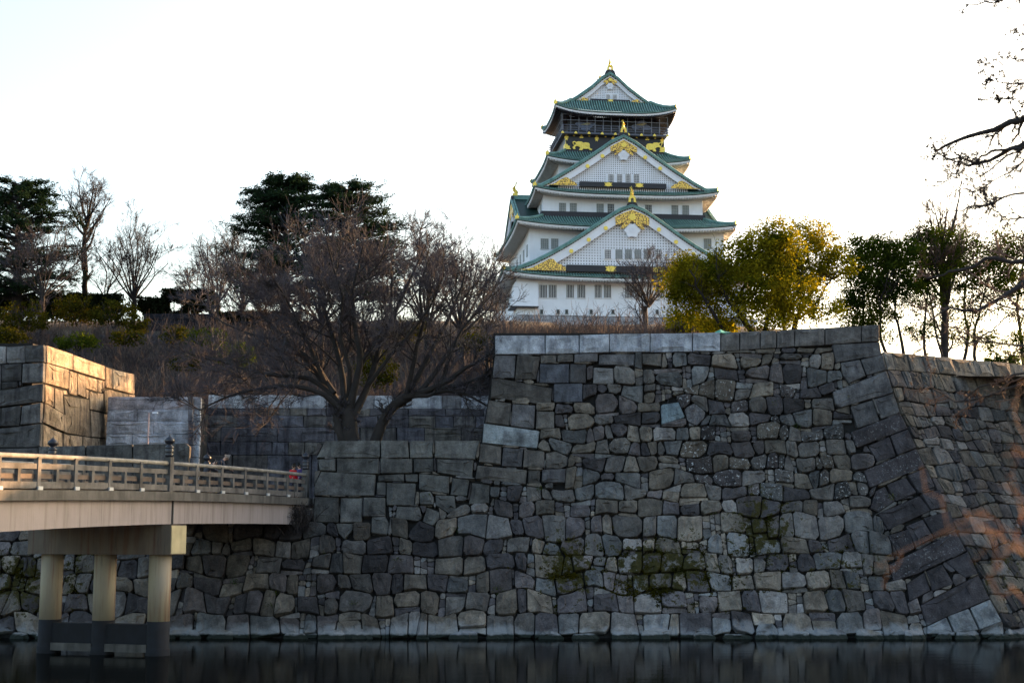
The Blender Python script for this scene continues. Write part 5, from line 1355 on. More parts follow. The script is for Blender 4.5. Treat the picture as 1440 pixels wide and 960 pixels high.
LB = [([(526,622),(538,598),(547,580),(566,560),(578,555)],.30,.24,0),([(566,560),(600,550),(632,532),(665,508),(690,494),(704,476)],.20,.04,-1.5),
 ([(570,560),(590,524),(608,490),(628,455),(646,410),(655,365)],.18,.04,2.5),([(590,552),(618,516),(640,480),(668,450),(700,425)],.16,.04,3),
 ([(575,557),(600,556),(630,548),(660,556),(690,572),(700,600)],.13,.03,-2),([(572,556),(584,500),(596,450),(590,400),(604,362)],.15,.04,-2.5),([(600,550),(650,540),(680,530),(704,508)],.12,.03,-3),([(620,540),(648,470),(676,436),(694,418)],.12,.03,1)]
bare_tree("bare_tree", b1, LB, YT+0.6, 9, "smaller bare tree leaning right from the terrace, its low trunk crossing the pale coping", .3, n=(8, 6, 5, 4), lr=0.42)

def ridge_tree(px, pyb, pyt, halfw, Y, seed, label, shape='vase', twig='twig_dark', trunk='bark_dark', n=(8, 6, 5, 4), nl=7, minr=0.012, r0=0.3, group=None, lean=0):
    rs = random.Random(seed); L = []
    b_ = at(px, pyb, Y); z = gz(b_.x, b_.y); base = (b_.x, b_.y, min(z, b_.z)-0.1); pb = proj(base)
    H = pyb-pyt; fork = pyb-H*(0.12 if shape == 'vase' else 0.25)
    L.append(([pb, (px+lean*0.1, (pb[1]+fork)/2), (px+lean*0.2, fork)], r0, r0*0.85, 0))
    if shape == 'tall': L.append(([(px+lean*0.2, fork), (px+lean*0.5+rs.uniform(-6, 6), pyb-H*0.55), (px+lean*0.8+rs.uniform(-6, 6), pyb-H*0.8), (px+lean, pyt+3)], r0*0.8, 0.03, 0))
    for i in range(nl):
        a = -1+2*i/(nl-1) if nl > 1 else 0
        if shape == 'tall':
            f0 = pyb-H*(0.25+0.5*rs.random()); tipx = px+lean+halfw*a*rs.uniform(0.8, 1.1); tipy = f0-H*rs.uniform(0.2, 0.42)
            L.append(([(px+lean*0.5, f0), (px+lean*0.5+(tipx-px)*0.45, f0-(f0-tipy)*0.35), (tipx, tipy)], r0*0.45, 0.03, rs.uniform(-3, 3)))
        else:
            tipx = px+lean+halfw*a*rs.uniform(0.85, 1.05); tipy = pyt+H*0.34*abs(a)**2*rs.uniform(0.6, 1.3)+rs.uniform(0, 0.08)*H
            L.append(([(px+lean*0.2, fork), (px+lean*.3+(tipx-px)*0.30, fork-(fork-tipy)*0.30), (px+lean*.6+(tipx-px)*0.68+rs.uniform(-4, 4), fork-(fork-tipy)*0.66), (tipx, tipy)], r0*0.42, 0.03, rs.uniform(-4, 4)))
    return bare_tree("bare_tree", base, L, Y, seed, label, r0, n=n, twig=twig, trunk=trunk, minr=minr, group=group, wig=0.10, up=0.1, lr=0.62)
ridge_tree(121, 420, 272, 30, 140, 21, "tall thin bare tree with a crow in it, rising behind the left cedar", 'tall', n=(4, 4, 4, 3), nl=16, r0=.30)
ridge_tree(188, 436, 325, 52, 138, 22, "bare fan-shaped tree standing alone against the sky left of the clipped hedge", 'vase', n=(4, 4, 4, 3), nl=12, r0=.24)
ridge_tree(146, 430, 355, 34, 139, 33, "small bare tree with upswept branches between the crow tree and the fan-shaped tree", 'vase', n=(4, 5, 4, 3), nl=5, r0=.18, lean=12)
ridge_tree(306, 440, 335, 42, 142, 23, "bare tree left of the pair of dark cedars, thin open crown against the sky", 'vase', n=(6, 5, 4, 3), nl=7, r0=.25)
ridge_tree(276, 440, 372, 26, 144, 24, "low bare tree rising over the clipped hedge", 'vase', n=(4, 5, 4, 3), nl=5, r0=.15)
ridge_tree(342, 446, 350, 40, 135, 25, "bare grey tree in front of the tall cedar's lower left side", 'vase', n=(6, 5, 4, 3), nl=7, r0=.25)
ridge_tree(600, 478, 345, 54, 120, 26, "bare dome-shaped tree to the right of the cedars, upright limbs", 'vase', n=(7, 5, 4, 3), nl=9, r0=.32, twig='twig', minr=0.011)
ridge_tree(648, 480, 348, 58, 118, 27, "bare rounded tree standing next to the castle's left side, full crown of fine twigs", 'vase', n=(7, 5, 4, 3), nl=9, r0=.34, twig='twig', minr=0.011)
ridge_tree(686, 478, 405, 30, 112, 28, "low brown bare tree hiding the left foot of the castle", 'vase', n=(5, 5, 4, 2), nl=6, r0=.16, twig='twig', minr=0.010)
ridge_tree(60, 430, 330, 62, 128, 29, "pale-twigged bare tree in front of the left cedar", 'vase', n=(6, 5, 4, 3), nl=8, r0=.2, twig='twig', minr=0.010)
ridge_tree(452, 470, 352, 70, 112, 35, "broad bare tree with reddish twigs below the cedars", 'vase', n=(5, 5, 4, 2), nl=8, r0=.3, twig='twig', minr=0.010)
ridge_tree(912, 440, 365, 40, 150, 30, "small bare tree standing against the castle's white wall under the lowest gable", 'vase', n=(6, 6, 4, 3), nl=8, r0=.3, trunk='bark', twig='twig', minr=0.011)
ridge_tree(1160, 500, 300, 32, 104, 31, "tall bare sapling behind the right wall, thin upright twigs over the dark evergreens", 'tall', n=(5, 5, 4, 3), nl=8, r0=.15, twig='twig_warm', minr=0.013, lean=0) if False else None
ridge_tree(1330, 505, 290, 34, 98, 31, "tall bare broom-topped tree among the evergreens behind the receding wall", 'tall', n=(4, 5, 4, 3), nl=16, r0=.30, twig='twig_warm', trunk='bark', minr=0.012)

def cedar(px, pyb, pyt, spans, Y, seed, label, dens=1.0):
    """layered evergreen: spans = [(py, left px, right px)] down the crown"""
    rs = np.random.RandomState(seed); b_ = at(px, pyb, Y); z = gz(b_.x, b_.y); base = (b_.x, b_.y, min(z, b_.z)-0.2)
    root = empty("cedar_tree", base, 0, label, "cedar"); o = np.array(base)
    top = np.array(at(px, pyt+4, Y))-o
    tr = as_poly([(0, 0, 0), top*0.5+np.array([0.15, 0, 0]), top], 10)[None]; tr[0, 0] = 0
    V, F = tubes(tr, np.linspace(0.62, 0.06, 10)[None], 8); mesh_obj("trunk", np_mesh("trunk", V, F, True), M['bark_dark'], root)
    S, E_ = [], []
    py0 = [s[0] for s in spans]
    nb = int(120*dens)
    for i in range(nb):
        py = rs.uniform(py0[0]+2, py0[-1]); l_ = np.interp(py, py0, [s[1] for s in spans]); r_ = np.interp(py, py0, [s[2] for s in spans])
        ang = rs.uniform(0, 2*math.pi); c = np.array(at(px, py, Y))-o; sc_ = Y/2000.0
        ext = ((r_-px) if math.cos(ang) > 0 else (px-l_))*sc_; rad = np.array([math.cos(ang)*max(ext, 0.6), math.sin(ang)*0.75*max((r_-l_)*0.5*sc_, 0.6), 0])*rs.uniform(0.55, 1.02)
        L = np.linalg.norm(rad); st = c.copy(); st[0] = np.interp(c[2], tr[0, :, 2], tr[0, :, 0]); st[2] -= L*0.14
        S.append(st); E_.append(c+rad+np.array([0, 0, L*0.04]))
    S = np.array(S); E_ = np.array(E_); k = 9; t = np.linspace(0, 1, k)[None, :, None]
    P = S[:, None]*(1-t)+E_[:, None]*t; P[:, :, 2] += (np.sin(np.pi*t[:, :, 0])*0.08)*np.linalg.norm(E_-S, axis=1)[:, None]; P[:, 1:] += rs.normal(0, 0.09, (nb, k-1, 3))
    Rr = np.linspace(0.11, 0.02, k)[None].repeat(nb, 0)
    c2, r2 = spawn(rs, P, Rr, 11, 0.2, (25, 60), (0.14, 0.40), 0.5, 5, 0.1, (0, 0, 0.03), 0.012, flat=0.6)
    V, F = join_tubes([(P, Rr, 5), (c2, r2, 3)]); mesh_obj("limbs", np_mesh("limbs", V, F), M['bark_dark'], root)["kind"] = "stuff"
    C = np.concatenate([c2[:, 1:].reshape(-1, 3), P[:, 4:].reshape(-1, 3)])
    V, F = leaves(rs, C, 5, 0.40, 0.17, 0.6, 0.6, (1, 1, 0.55), 0.25)
    f = mesh_obj("foliage", np_mesh("foliage", V, F), M['cedar'], root); f['kind'] = 'stuff'
cedar(400, 470, 252, [(250,366,436),(268,344,458),(298,326,470),(325,308,485),(360,304,492),(400,312,480),(430,325,470)], 132, 41, "tallest dark cedar with ragged layered crown, left one of the central pair", 1.7)
cedar(487, 470, 262, [(260,448,534),(275,430,552),(305,418,566),(328,415,588),(350,425,590),(385,435,582),(420,445,570)], 134, 42, "dark spreading cedar, right one of the central pair", 1.6)
cedar(24, 440, 254, [(254,0,58),(272,-30,82),(300,-60,106),(330,-80,118),(355,-80,126),(390,-70,120),(420,-50,95)], 136, 43, "dark layered cedar at the left edge of the picture", 1.35)

def leafy(name, label, cat, px, pyb, Y, limbs, clumps, seed, mat, n=30, size=0.15, sp=0.95, group=None, r0=0.22, trunk='bark_dark', nper=None):
    rs = np.random.RandomState(seed); b_ = at(px, pyb, Y); z = gz(b_.x, b_.y); base = (b_.x, b_.y, min(z, b_.z)-0.2); root = empty(name, base, 0, label, cat, group); o = np.array(base)
    if limbs:
        A = np.array([as_poly([at(x, y, Y+dy*i/(len(L)-1)) for i, (x, y) in enumerate(L)], 10)-o for L, ra, rb, dy in limbs]); A[:, 1:] += rs.normal(0, 0.04, A[:, 1:].shape)
        Rr = np.array([np.linspace(ra, rb, 10) for L, ra, rb, dy in limbs]); c1, r1 = spawn(rs, A, Rr, 9, 0.3, (25, 65), (0.2, 0.5), 0.45, 6, 0.15, (0, 0, 0.08), 0.02)
        c2, r2 = spawn(rs, c1, r1, 5, 0.2, (25, 65), (0.3, 0.6), 0.5, 4, 0.15, (0, 0, 0.08), 0.012)
        V, F = join_tubes([(A, Rr, 7)]); mesh_obj("trunk", np_mesh("trunk", V, F, True), M[trunk], root)
        V, F = join_tubes([(c1, r1, 4), (c2, r2, 3)]); mesh_obj("branches", np_mesh("branches", V, F), M[trunk], root)["kind"] = "stuff"
    C, W_ = [], []
    for (cx, cy, rx, ry, cnt) in clumps:
        cnt = int(cnt*(1.5 if mat in ('camphor', 'laurel') else 1.0))
        for _ in range(cnt):
            a = rs.uniform(0, 2*math.pi); rr_ = math.sqrt(rs.uniform(0.05, 1)); dpt = rs.uniform(-1, 1)*rx*Y/2000*math.sqrt(max(0, 1-rr_*rr_*0.8))
            C.append(np.array(at(cx+rx*rr_*math.cos(a), cy+ry*rr_*math.sin(a), Y+dpt*0.8))-o); W_.append(rs.uniform(0.45, 1.0)*sp)
    V, F = leaves(rs, np.array(C), n, np.array(W_), size, 0.8, 0.3, (1, 1, 0.8))
    f = mesh_obj("foliage", np_mesh("foliage", V, F), M[mat], root); f['kind'] = 'stuff'
    return root
K = 46
leafy("camphor_tree", "golden-green leafy tree behind the coping, overlapping the castle's right side", "tree", 1040, 475, 86,
  [([(1068,480),(1050,455),(1030,430),(1012,400),(1005,370)],.20,.05,-1.5),([(1068,480),(1085,440),(1100,400),(1110,360),(1112,330)],.16,.04,2),([(1025,478),(1010,450),(985,410),(970,380)],.15,.04,-2),([(1030,430),(1050,395),(1055,350),(1062,325)],.12,.04,2)],
  [(1000,386,46,24,60),(968,378,20,18,26),(1068,348,34,22,46),(1040,400,70,34,90),(985,410,40,26,40),(1070,435,60,28,56),(1095,330,24,18,22),(965,430,26,20,20),(1000,450,36,16,22),(1080,370,36,34,40),(950,400,14,22,16),(1034,366,30,24,34),(1100,355,34,28,34),(1120,420,40,36,30)], 51, 'camphor', 60, 0.085, 1.05)
leafy("camphor_tree", "olive leafy tree with open airy crown between the golden-green tree and the dark evergreens", "tree", 1125, 475, 89,
  [([(1110,478),(1120,450),(1130,425),(1150,400),(1165,370),(1175,345)],.18,.04,1.5),([(1105,478),(1100,440),(1095,400),(1100,360)],.14,.04,-2),([(1120,450),(1140,435),(1165,400),(1178,380)],.10,.03,-1)],
  [(1120,350,34,26,34),(1165,350,22,20,18),(1140,325,26,12,16),(1100,380,30,22,26),(1150,390,28,18,20),(1112,425,40,28,36),(1160,440,26,14,12),(1180,372,18,18,14),(1095,410,40,36,40),(1140,370,34,30,26)], 52, 'camphor', 60, 0.085, 0.95)
for (px, Y, seed, lab, limbs, cl) in (
 (1215, 95, 53, "dark green evergreen nearest the bastion corner, dense crown on bare multiple trunks", [([(1210,500),(1213,460),(1215,420),(1222,380)],.14,.04,0),([(1235,505),(1228,465),(1222,420),(1210,385)],.14,.04,1),([(1250,505),(1236,470),(1238,425),(1250,380)],.12,.04,-1),([(1276,510),(1268,480),(1258,440),(1262,390)],.13,.04,0)], [(1225,375,32,30,60),(1240,345,26,14,26),(1205,400,20,26,26),(1255,385,28,34,46),(1215,435,26,24,26),(1250,425,26,24,28),(1232,470,26,14,18),(1215,455,24,16,16),(1240,380,44,40,40),(1275,365,26,30,30),(1200,350,16,18,14),(1190,440,16,24,14),(1285,410,20,22,16)]),
 (1300, 97, 54, "slender evergreen with small crown between the dark evergreen and the broom-topped tree", [([(1302,505),(1300,465),(1304,420),(1308,370)],.11,.03,0),([(1326,505),(1318,480),(1312,440),(1300,380)],.09,.03,1)], [(1300,350,30,24,36),(1310,335,26,14,22),(1330,370,26,26,20),(1312,385,24,24,26),(1300,415,24,22,22),(1295,460,22,16,14),(1345,345,22,18,16)]),
 (1375, 99, 55, "open-crowned evergreen right of the broom-topped tree, leaves thin against the sunset", [([(1372,512),(1370,470),(1378,430),(1392,390)],.13,.04,0),([(1355,510),(1362,470),(1355,420),(1365,370)],.13,.04,1),([(1372,480),(1395,465),(1420,440)],.07,.03,-1)], [(1370,365,36,24,44),(1350,470,26,14,12),(1395,478,26,12,12),(1395,390,30,24,30),(1360,395,26,20,22),(1390,430,34,16,18),(1350,440,26,16,14)]),
 (1436, 101, 56, "dark evergreen at the right edge of the picture behind the receding wall", [([(1440,515),(1436,470),(1430,430),(1440,370)],.15,.04,0),([(1470,515),(1460,470),(1462,400)],.13,.04,0)], [(1430,370,34,40,60),(1405,345,22,20,18),(1450,340,24,22,24),(1440,430,30,24,24),(1470,390,34,40,46),(1445,480,26,14,18),(1415,400,20,18,12)])):
    leafy("evergreen_tree", lab, "tree", px, 508, Y, limbs, cl, seed, 'laurel', 60, 0.085, 1.0)
# yellow-green shrubs on the slope and at the castle foot
def shrub(label, px, py, rx, ry, Y, seed, cnt, mat='shrub_leaf', group=None, size=0.11):
    return leafy("shrub", label, "shrub", px, py+ry, Y, [([(px, py+ry+4), (px-rx*0.2, py+ry*0.3), (px-rx*0.4, py-ry*0.4)], .06, .02, 0), ([(px, py+ry+4), (px+rx*0.2, py+ry*0.2), (px+rx*0.45, py-ry*0.4)], .06, .02, 0)], [(px, py, rx, ry, cnt), (px-rx*0.5, py+ry*0.3, rx*0.5, ry*0.6, cnt//3), (px+rx*0.45, py+ry*0.25, rx*0.5, ry*0.6, cnt//3)], seed, mat, 26, size, 0.7)
shrub("wide olive shrub at the far left below the cedar", 35, 445, 38, 22, 122, 61, 60)
shrub("tallest olive-yellow shrub on the slope, right below the crow tree", 108, 435, 30, 20, 124, 62, 55)
shrub("yellowish shrub beside the tallest olive shrub, toward the clipped hedge", 160, 440, 34, 18, 123, 63, 55)
shrub("small yellow shrub with orange tinge under the fan-shaped bare tree", 192, 455, 16, 14, 121, 64, 22)
shrub("low yellow-green shrub in front of the black wall", 243, 470, 20, 10, 116, 65, 20)
shrub("low yellow-green shrub on the slope above the pale gate wall", 180, 474, 26, 9, 114, 66, 22)
shrub("dark green low shrub behind the sunlit block's top edge", 110, 480, 30, 10, 112, 161, 26, 'laurel')
shrub("olive shrub at the far left edge above the gate block", 12, 474, 26, 12, 112, 162, 30)
shrub("dull green shrub right of the yellow ones, under the black wall", 292, 474, 26, 12, 110, 163, 26, 'laurel')
shrub("small rust-tinged shrub low on the slope above the pale gate wall's end", 262, 508, 20, 12, 104, 164, 18)
shrub("dark shrub on the slope left of the spreading bare tree's crown", 330, 500, 26, 16, 104, 165, 26, 'laurel')
shrub("yellow shrub showing between the limbs of the spreading bare tree", 560, 462, 34, 16, 104, 67, 34)
shrub("olive shrub low between the two bare trunks", 530, 520, 26, 24, 99, 68, 34)
shrub("green-yellow shrub glimpsed left of the bastion top", 668, 480, 20, 14, 101, 69, 20)
shrub("dark green shrub against the left foot of the castle", 770, 463, 12, 9, 150, 70, 16)
shrub("bright yellow shrub under the golden camphor tree, at the coping", 965, 455, 26, 14, 100, 71, 32, 'camphor')
shrub("yellow bush right of the bright shrub, at the camphor's roots", 1012, 460, 24, 10, 97, 72, 24, 'camphor')
shrub("grey-green bush at the far right on the receding wall coping", 1410, 505, 22, 12, 90, 73, 18, 'laurel')

M['scrub_pale'] = simple('scrub_pale', (0.065, 0.053, 0.050), 0.9, 0.4, 0.15)
# brown winter scrub: many stems nobody could count
def scrub(name, label, pts, seed, stems, h, mat, sp=0.8, minr=0.012, cat="scrub"):
    rs = np.random.RandomState(seed); pts = np.array(pts); N = len(pts); idx = np.repeat(np.arange(N), stems)
    S = pts[idx]+rs.normal(0, 0.35*sp, (N*stems, 3))*np.array([1, 1, 0]); Dr = rs.normal(0, 0.42, (N*stems, 3)); Dr[:, 2] = 1
    L = h*rs.uniform(0.55, 1.25, N*stems); P = walk(rs, S, Dr, L, 4, 0.14, (0, 0, 0.02)); Rr = np.full((N*stems, 4), 0.028)*np.linspace(1, 0.45, 4)
    c, r_ = spawn(rs, P, Rr, 4, 0.25, (20, 60), (0.3, 0.65), 0.7, 2, 0.15, (0, 0, 0.05), minr)
    V, F = join_tubes([(P, Rr, 3), (c, r_, 3)]); o = mesh_obj(name, np_mesh(name, V, F), M[mat]); return tag(o, label, cat, None, 'stuff')
rsx = np.random.RandomState(77); pts = []
for i in range(2200):
    Yv = 97.5+34*rsx.rand()**1.1; xl, xr = (-60-720)/2000*Yv, (735-720)/2000*Yv; x = rsx.uniform(xl, xr); pts.append((x, Yv, gz(x, Yv)-0.1-0.5*rsx.rand()))
scrub("winter_scrub", "mass of purple-brown leafless scrub covering the slope behind the walls", [q_ for i, q_ in enumerate(pts) if i % 5 < 3], 78, 6, 2.1, 'scrub', 1.0)
scrub("winter_scrub", "paler grey-tan shoots standing among the purple-brown scrub on the slope", [q_ for i, q_ in enumerate(pts) if i % 5 == 3], 178, 5, 2.9, 'scrub_pale', 0.8)
scrub("winter_scrub", "darkest low tangle of scrub between the taller shoots on the slope", [q_ for i, q_ in enumerate(pts) if i % 5 == 4], 179, 8, 1.5, 'twig_dark', 1.3)
pts = []
for i in range(330):
    Yv = rsx.uniform(99, 112) ; x = rsx.uniform((700-720)/2000*Yv, (985-720)/2000*Yv); pts.append((x, Yv, at(850, 476+rsx.uniform(-3, 4), Yv).z-0.4))
scrub("winter_hedge_scrub", "tan and reddish leafless scrub in front of the castle's foot, above the pale coping", pts, 79, 8, 1.25, 'scrub_tan', 1.0)
pts = [(p[0]+0.3, p[1]-0.5, p[2]+0.1) for p in pts[::9]]
scrub("winter_hedge_scrub", "taller loose reddish shoots standing out of the scrub in front of the castle's foot", pts, 80, 7, 2.3, 'scrub', 0.9)
# a bank that carries that scrub
m = MB()
for i in range(12):
    y0, y1 = 82+i*3.5, 85.5+i*3.5; z0, z1 = 12.0+i*0.62, 12.0+(i+1)*0.62
    m.hexa([(-1.0, y0, 8), (19, y0, 8), (21, y1, 8), (-1.4, y1, 8)], [(-1.0, y0, z0), (19, y0, z0), (21, y1, z1), (-1.4, y1, z1)])
tag(m.build("planted_bank", ground_m), kind='structure')

# dark clipped hedges on the ridge, low walls
def hedge(label, x0, x1, yt, yb, Y, seed, cnt, gaps=0.0, thick=1.0):
    rs = np.random.RandomState(seed); a = at(x0, yb, Y); b_ = at(x1, yb, Y); h = at(x0, yt, Y).z-a.z; root = empty("clipped_hedge", ((a.x+b_.x)/2, Y, a.z), 0, label, "hedge"); o = np.array(root.location)
    N = cnt; X_ = rs.uniform(a.x, b_.x, N); Z_ = a.z+h*rs.uniform(0, 1, N)**0.7; Yv = Y+rs.uniform(-thick, thick, N)
    keep = np.ones(N, bool)
    if gaps: keep = (np.sin(X_*2.1+seed)+np.sin(Z_*3.3+X_)) > -2+gaps*2*(Z_ < a.z+h*0.72)
    C = np.stack([X_, Yv, Z_], 1)[keep]-o; V, F = leaves(rs, C, 24, 0.38, 0.13, 0.8, 0.2, (1, 1, 0.7))
    f = mesh_obj("foliage", np_mesh("foliage", V, F), M['hedge_leaf'], root); f['kind'] = 'stuff'
    st = np.array([[(x, Y, a.z-1.2), (x+rs.normal(0, .15), Y, a.z+h*0.5), (x+rs.normal(0, .25), Y, a.z+h*0.95)] for x in np.linspace(a.x+.3, b_.x-.3, max(3, int((b_.x-a.x)/0.7)))])-o
    V, F = tubes(st, np.full(st.shape[:2], 0.05), 4); mesh_obj("stems", np_mesh("stems", V, F), M['bark_dark'], root)
hedge("dark clipped hedge with domed top on the ridge, right of the fan-shaped bare tree", 230, 300, 409, 446, 139, 81, 760, 0.7)
hedge("lower flat dark hedge left of the domed hedge", 196, 234, 420, 446, 139.4, 82, 340, 0.5)
hedge("dark flat-topped hedge under the crow tree", 58, 170, 415, 450, 137, 83, 900, 0.2)
hedge("dark hedge at the left edge below the cedar", -40, 52, 418, 450, 138, 84, 600, 0.2)
hedge("thin dark hedge continuing toward the central cedars", 298, 420, 440, 458, 137, 85, 500, 0.1)
def low_wall(label, x0, x1, yt, yb, Y, pal, seed, rows, wmin=1.2, wmax=2.6):
    W = flat_wall((0, Y, 0), (1, 0, 0), lambda z: 0.03*z, 40); a, zt_ = W.px2uz(x0, yt); b_, _ = W.px2uz(x1, yt); zb_ = W.px2uz(x0, yb)[1]; c = W.pos((a+b_)/2, zb_)
    e = empty("low_stone_wall", c, 0, label, "stone wall"); S_ = Stones(W, e, M['block_stone'], seed, 200)
    ashlar(S_, a, b_, [zb_+(zt_-zb_)*i/rows for i in range(rows+1)], wmin, wmax, pal, split=0); S_.finish(); wall_core("core", W, e, a, b_, zb_, zt_-0.05, 1.2)
low_wall("black stone wall on the ridge below the domed hedge", 202, 305, 441, 470, 134, [(0.022, 0.022, 0.032)], 91, 3)
low_wall("grey retaining wall glimpsed through scrub at the far left", -40, 75, 467, 482, 129, [(0.13, 0.13, 0.14), (0.10, 0.10, 0.11)], 92, 1)
low_wall("grey retaining wall glimpsed through scrub under the yellow shrubs", 118, 285, 470, 484, 128, [(0.14, 0.14, 0.15), (0.11, 0.11, 0.12)], 93, 1)

# crow in the bare tree
c = at(137, 312, 139.5); m = MB(); m.tube([(-0.22, 0, -0.25), (-0.12, 0, -0.12), (0, 0, 0.02), (0.1, 0, 0.16), (0.16, 0, 0.24), (0.26, 0, 0.24), (0.36, 0, 0.21)], [.03, .07, .12, .10, .07, .05, .01], 8); m.bar((0, 0, -0.05), (0, 0, -0.22), .02, .02)
cr = m.build("crow", M['black_metal'], None, True, c); tag(cr, "black crow perched in the tall thin bare tree", "bird")

M['twig_orange'] = simple('twig_orange', (0.30, 0.13, 0.06), 0.8, 0.3, 8)
# branches reaching in from the right, close to the camera
def over(name, label, base, YO, limbs, seed, n, minr, twig, trunk, bud=0.0, drop=(0, 0, 0), tr=0.26):
    rs = np.random.RandomState(seed); root = empty(name, base, 0, label, "bare tree"); o = np.array(base); A = []; Rr = []
    for L, ra, rb, ya, yb in limbs:
        A.append(as_poly([at(x, y, ya+(yb-ya)*i/(len(L)-1)) for i, (x, y) in enumerate(L)], 14)-o); Rr.append(np.linspace(ra, rb, 14))
    A = np.array(A); A[:, 1:] += np.cumsum(rs.normal(0, 0.016, A[:, 1:].shape), 1); Rr = np.array(Rr)
    # trunk out of the picture carries every limb
    top = np.array([A[:, 0].mean(0)[0]*0.28+0.1, A[:, 0].mean(0)[1]*0.3, A[:, 0, 2].max()+min(1.0, tr*4)])
    T = as_poly([(0, 0, 0), (top[0]*0.3, top[1]*0.3, top[2]*0.5), top], 10)[None]
    lk = []
    for i in range(len(A)):
        z = A[i, 0, 2]-0.6; z = max(z, 0.6); j = np.array([np.interp(z, T[0, :, 2], T[0, :, 0]), np.interp(z, T[0, :, 2], T[0, :, 1]), z]); q0 = A[i, 0]; lk.append(as_poly([j-np.array([0, 0, 0.5]), j*0.66+q0*0.34+np.array([0, 0.2, -0.05]), j*0.3+q0*0.7+np.array([0, -0.15, 0.08]), q0], 9))
    lk = np.array([as_poly(k_, 9) for k_ in lk]); wob = np.cumsum(rs.normal(0, 0.05*min(1, tr*5), lk.shape), 1); wob *= np.sin(np.linspace(0, np.pi, 9))[None, :, None]; lk = lk+wob*2
    V, F = join_tubes([(T, np.linspace(tr, tr*0.3, 10)[None], 10), (np.array(lk), np.linspace(2.6, 1.0, 9)[None]*Rr[:, :1], 6)]); mesh_obj("trunk", np_mesh("trunk", V, F, True), M[trunk], root)
    V, F = tubes(A, Rr, 7); mesh_obj("limbs", np_mesh("limbs", V, F, True), M[trunk], root)
    c1, r1 = spawn(rs, A, Rr, n[0], 0.12, (25, 65), (0.10, 0.34), 0.45, 8, 0.22, drop, minr*1.8)
    c2, r2 = spawn(rs, c1, r1, n[1], 0.15, (25, 75), (0.25, 0.65), 0.6, 6, 0.25, drop, minr)
    c3, r3 = spawn(rs, c2, r2, n[2], 0.15, (25, 75), (0.25, 0.6), 0.7, 4, 0.25, drop, minr*0.8)
    parts = [(c1, r1, 4), (c2, r2, 3), (c3, r3, 3)]
    B = np.concatenate([c2[:, 2:].reshape(-1, 3), c3[:, 1:].reshape(-1, 3)]); B = B[rs.rand(len(B)) < bud]
    if len(B): q_ = np.stack([B, B+rs.normal(0, 1, B.shape)*minr*2.5], 1); parts.append((q_, np.array([[minr*2.2, minr*1.0]]).repeat(len(B), 0), 4))
    V, F = join_tubes(parts); t_ = mesh_obj("twigs", np_mesh("twigs", V, F), M[twig], root); t_['kind'] = 'stuff'
gb_ = (12.6, 10.8, 3.0)
over("overhanging_tree", "bare tree outside the right edge whose dark knobbly branches reach across the white sky", gb_, 13,
 [([(1520,130),(1470,146),(1432,160),(1400,173),(1355,184),(1325,192),(1300,208)],.050,.012,13,14),([(1520,172),(1470,190),(1430,202),(1395,216),(1360,233)],.044,.012,12.5,12.5),([(1395,212),(1370,222),(1345,218),(1328,206)],.012,.006,12.5,12.2),
  ([(1500,196),(1450,205),(1415,216),(1390,240),(1365,256),(1322,268)],.013,.003,12,12.5),([(1510,218),(1450,228),(1420,252),(1402,268),(1375,277)],.014,.004,13,13),([(1510,255),(1450,263),(1410,277),(1380,287),(1350,296),(1330,303)],.016,.005,12,12.4),
  ([(1500,-20),(1455,-4),(1430,8),(1400,20),(1362,22)],.020,.004,13,13),([(1500,20),(1460,30),(1434,34),(1428,44)],.010,.004,13,13),([(1490,78),(1440,82),(1410,87),(1372,92)],.006,.002,12,12),([(1490,110),(1440,114),(1405,116)],.005,.002,12,12),([(1490,138),(1440,140),(1400,143)],.006,.002,12.5,12.5),
  ([(1520,300),(1460,312),(1420,316),(1396,300),(1375,285)],.012,.004,12,12)], 101, (14, 6, 3), 0.0036, 'bark_dark', 'bark_dark', 0.10)
over("overhanging_tree", "tree at the right edge whose drooping branches cross the evergreens and the receding wall", (11.2, 8.6, 3.0), 11,
 [([(1540,350),(1480,362),(1430,372),(1390,368),(1350,378),(1300,392)],.030,.006,11,11.5),([(1540,395),(1480,398),(1440,402),(1410,425),(1380,440),(1345,436),(1310,452)],.034,.006,11,11),([(1540,430),(1470,430),(1440,436),(1400,430),(1375,400)],.014,.004,10.5,10.5),
  ([(1540,540),(1480,530),(1440,545),(1400,560),(1360,575),(1310,560)],.016,.004,10.5,11),([(1540,500),(1480,510),(1440,515),(1400,540),(1370,560)],.014,.004,10.5,10.8),([(1540,470),(1470,478),(1430,490),(1385,480),(1340,495),(1300,480)],.012,.003,10.5,11)], 102, (9, 5, 3), 0.0034, 'twig_warm', 'bark_dark', 0.1)
over("blurred_sapling", "out-of-focus orange-brown sapling twigs close to the camera at the lower right", (1.35, 2.25, 3.1), 2.5,
 [([(1580,880),(1500,800),(1440,755),(1395,765),(1350,790)],.0014,.0007,2.3,2.4),([(1580,700),(1480,670),(1420,660),(1408,610),(1392,560)],.0013,.0006,2.3,2.5),([(1580,820),(1480,770),(1400,750),(1345,752),(1288,738),(1270,700)],.0015,.0009,2.3,2.4),
  ([(1580,900),(1440,850),(1370,840),(1360,812),(1385,775),(1392,765)],.0016,.0013,2.2,2.3)], 103, (3, 2, 1), 0.0007, 'twig_orange', 'twig_orange', 0.3, (0, 0, -0.02), 0.010)

# weedy twigs where the bridge meets the wall
pts = [(-9.9+random.Random(i).uniform(-0.7, 0.5), 66.9+random.Random(i+50).uniform(-0.3, 0.8), 4.5+random.Random(i+90).uniform(0, 0.9)) for i in range(16)]
scrub("bridge_end_brush", "dark tangled brush growing where the bridge meets the terrace wall", pts, 111, 8, 0.9, 'twig_dark', 0.5)

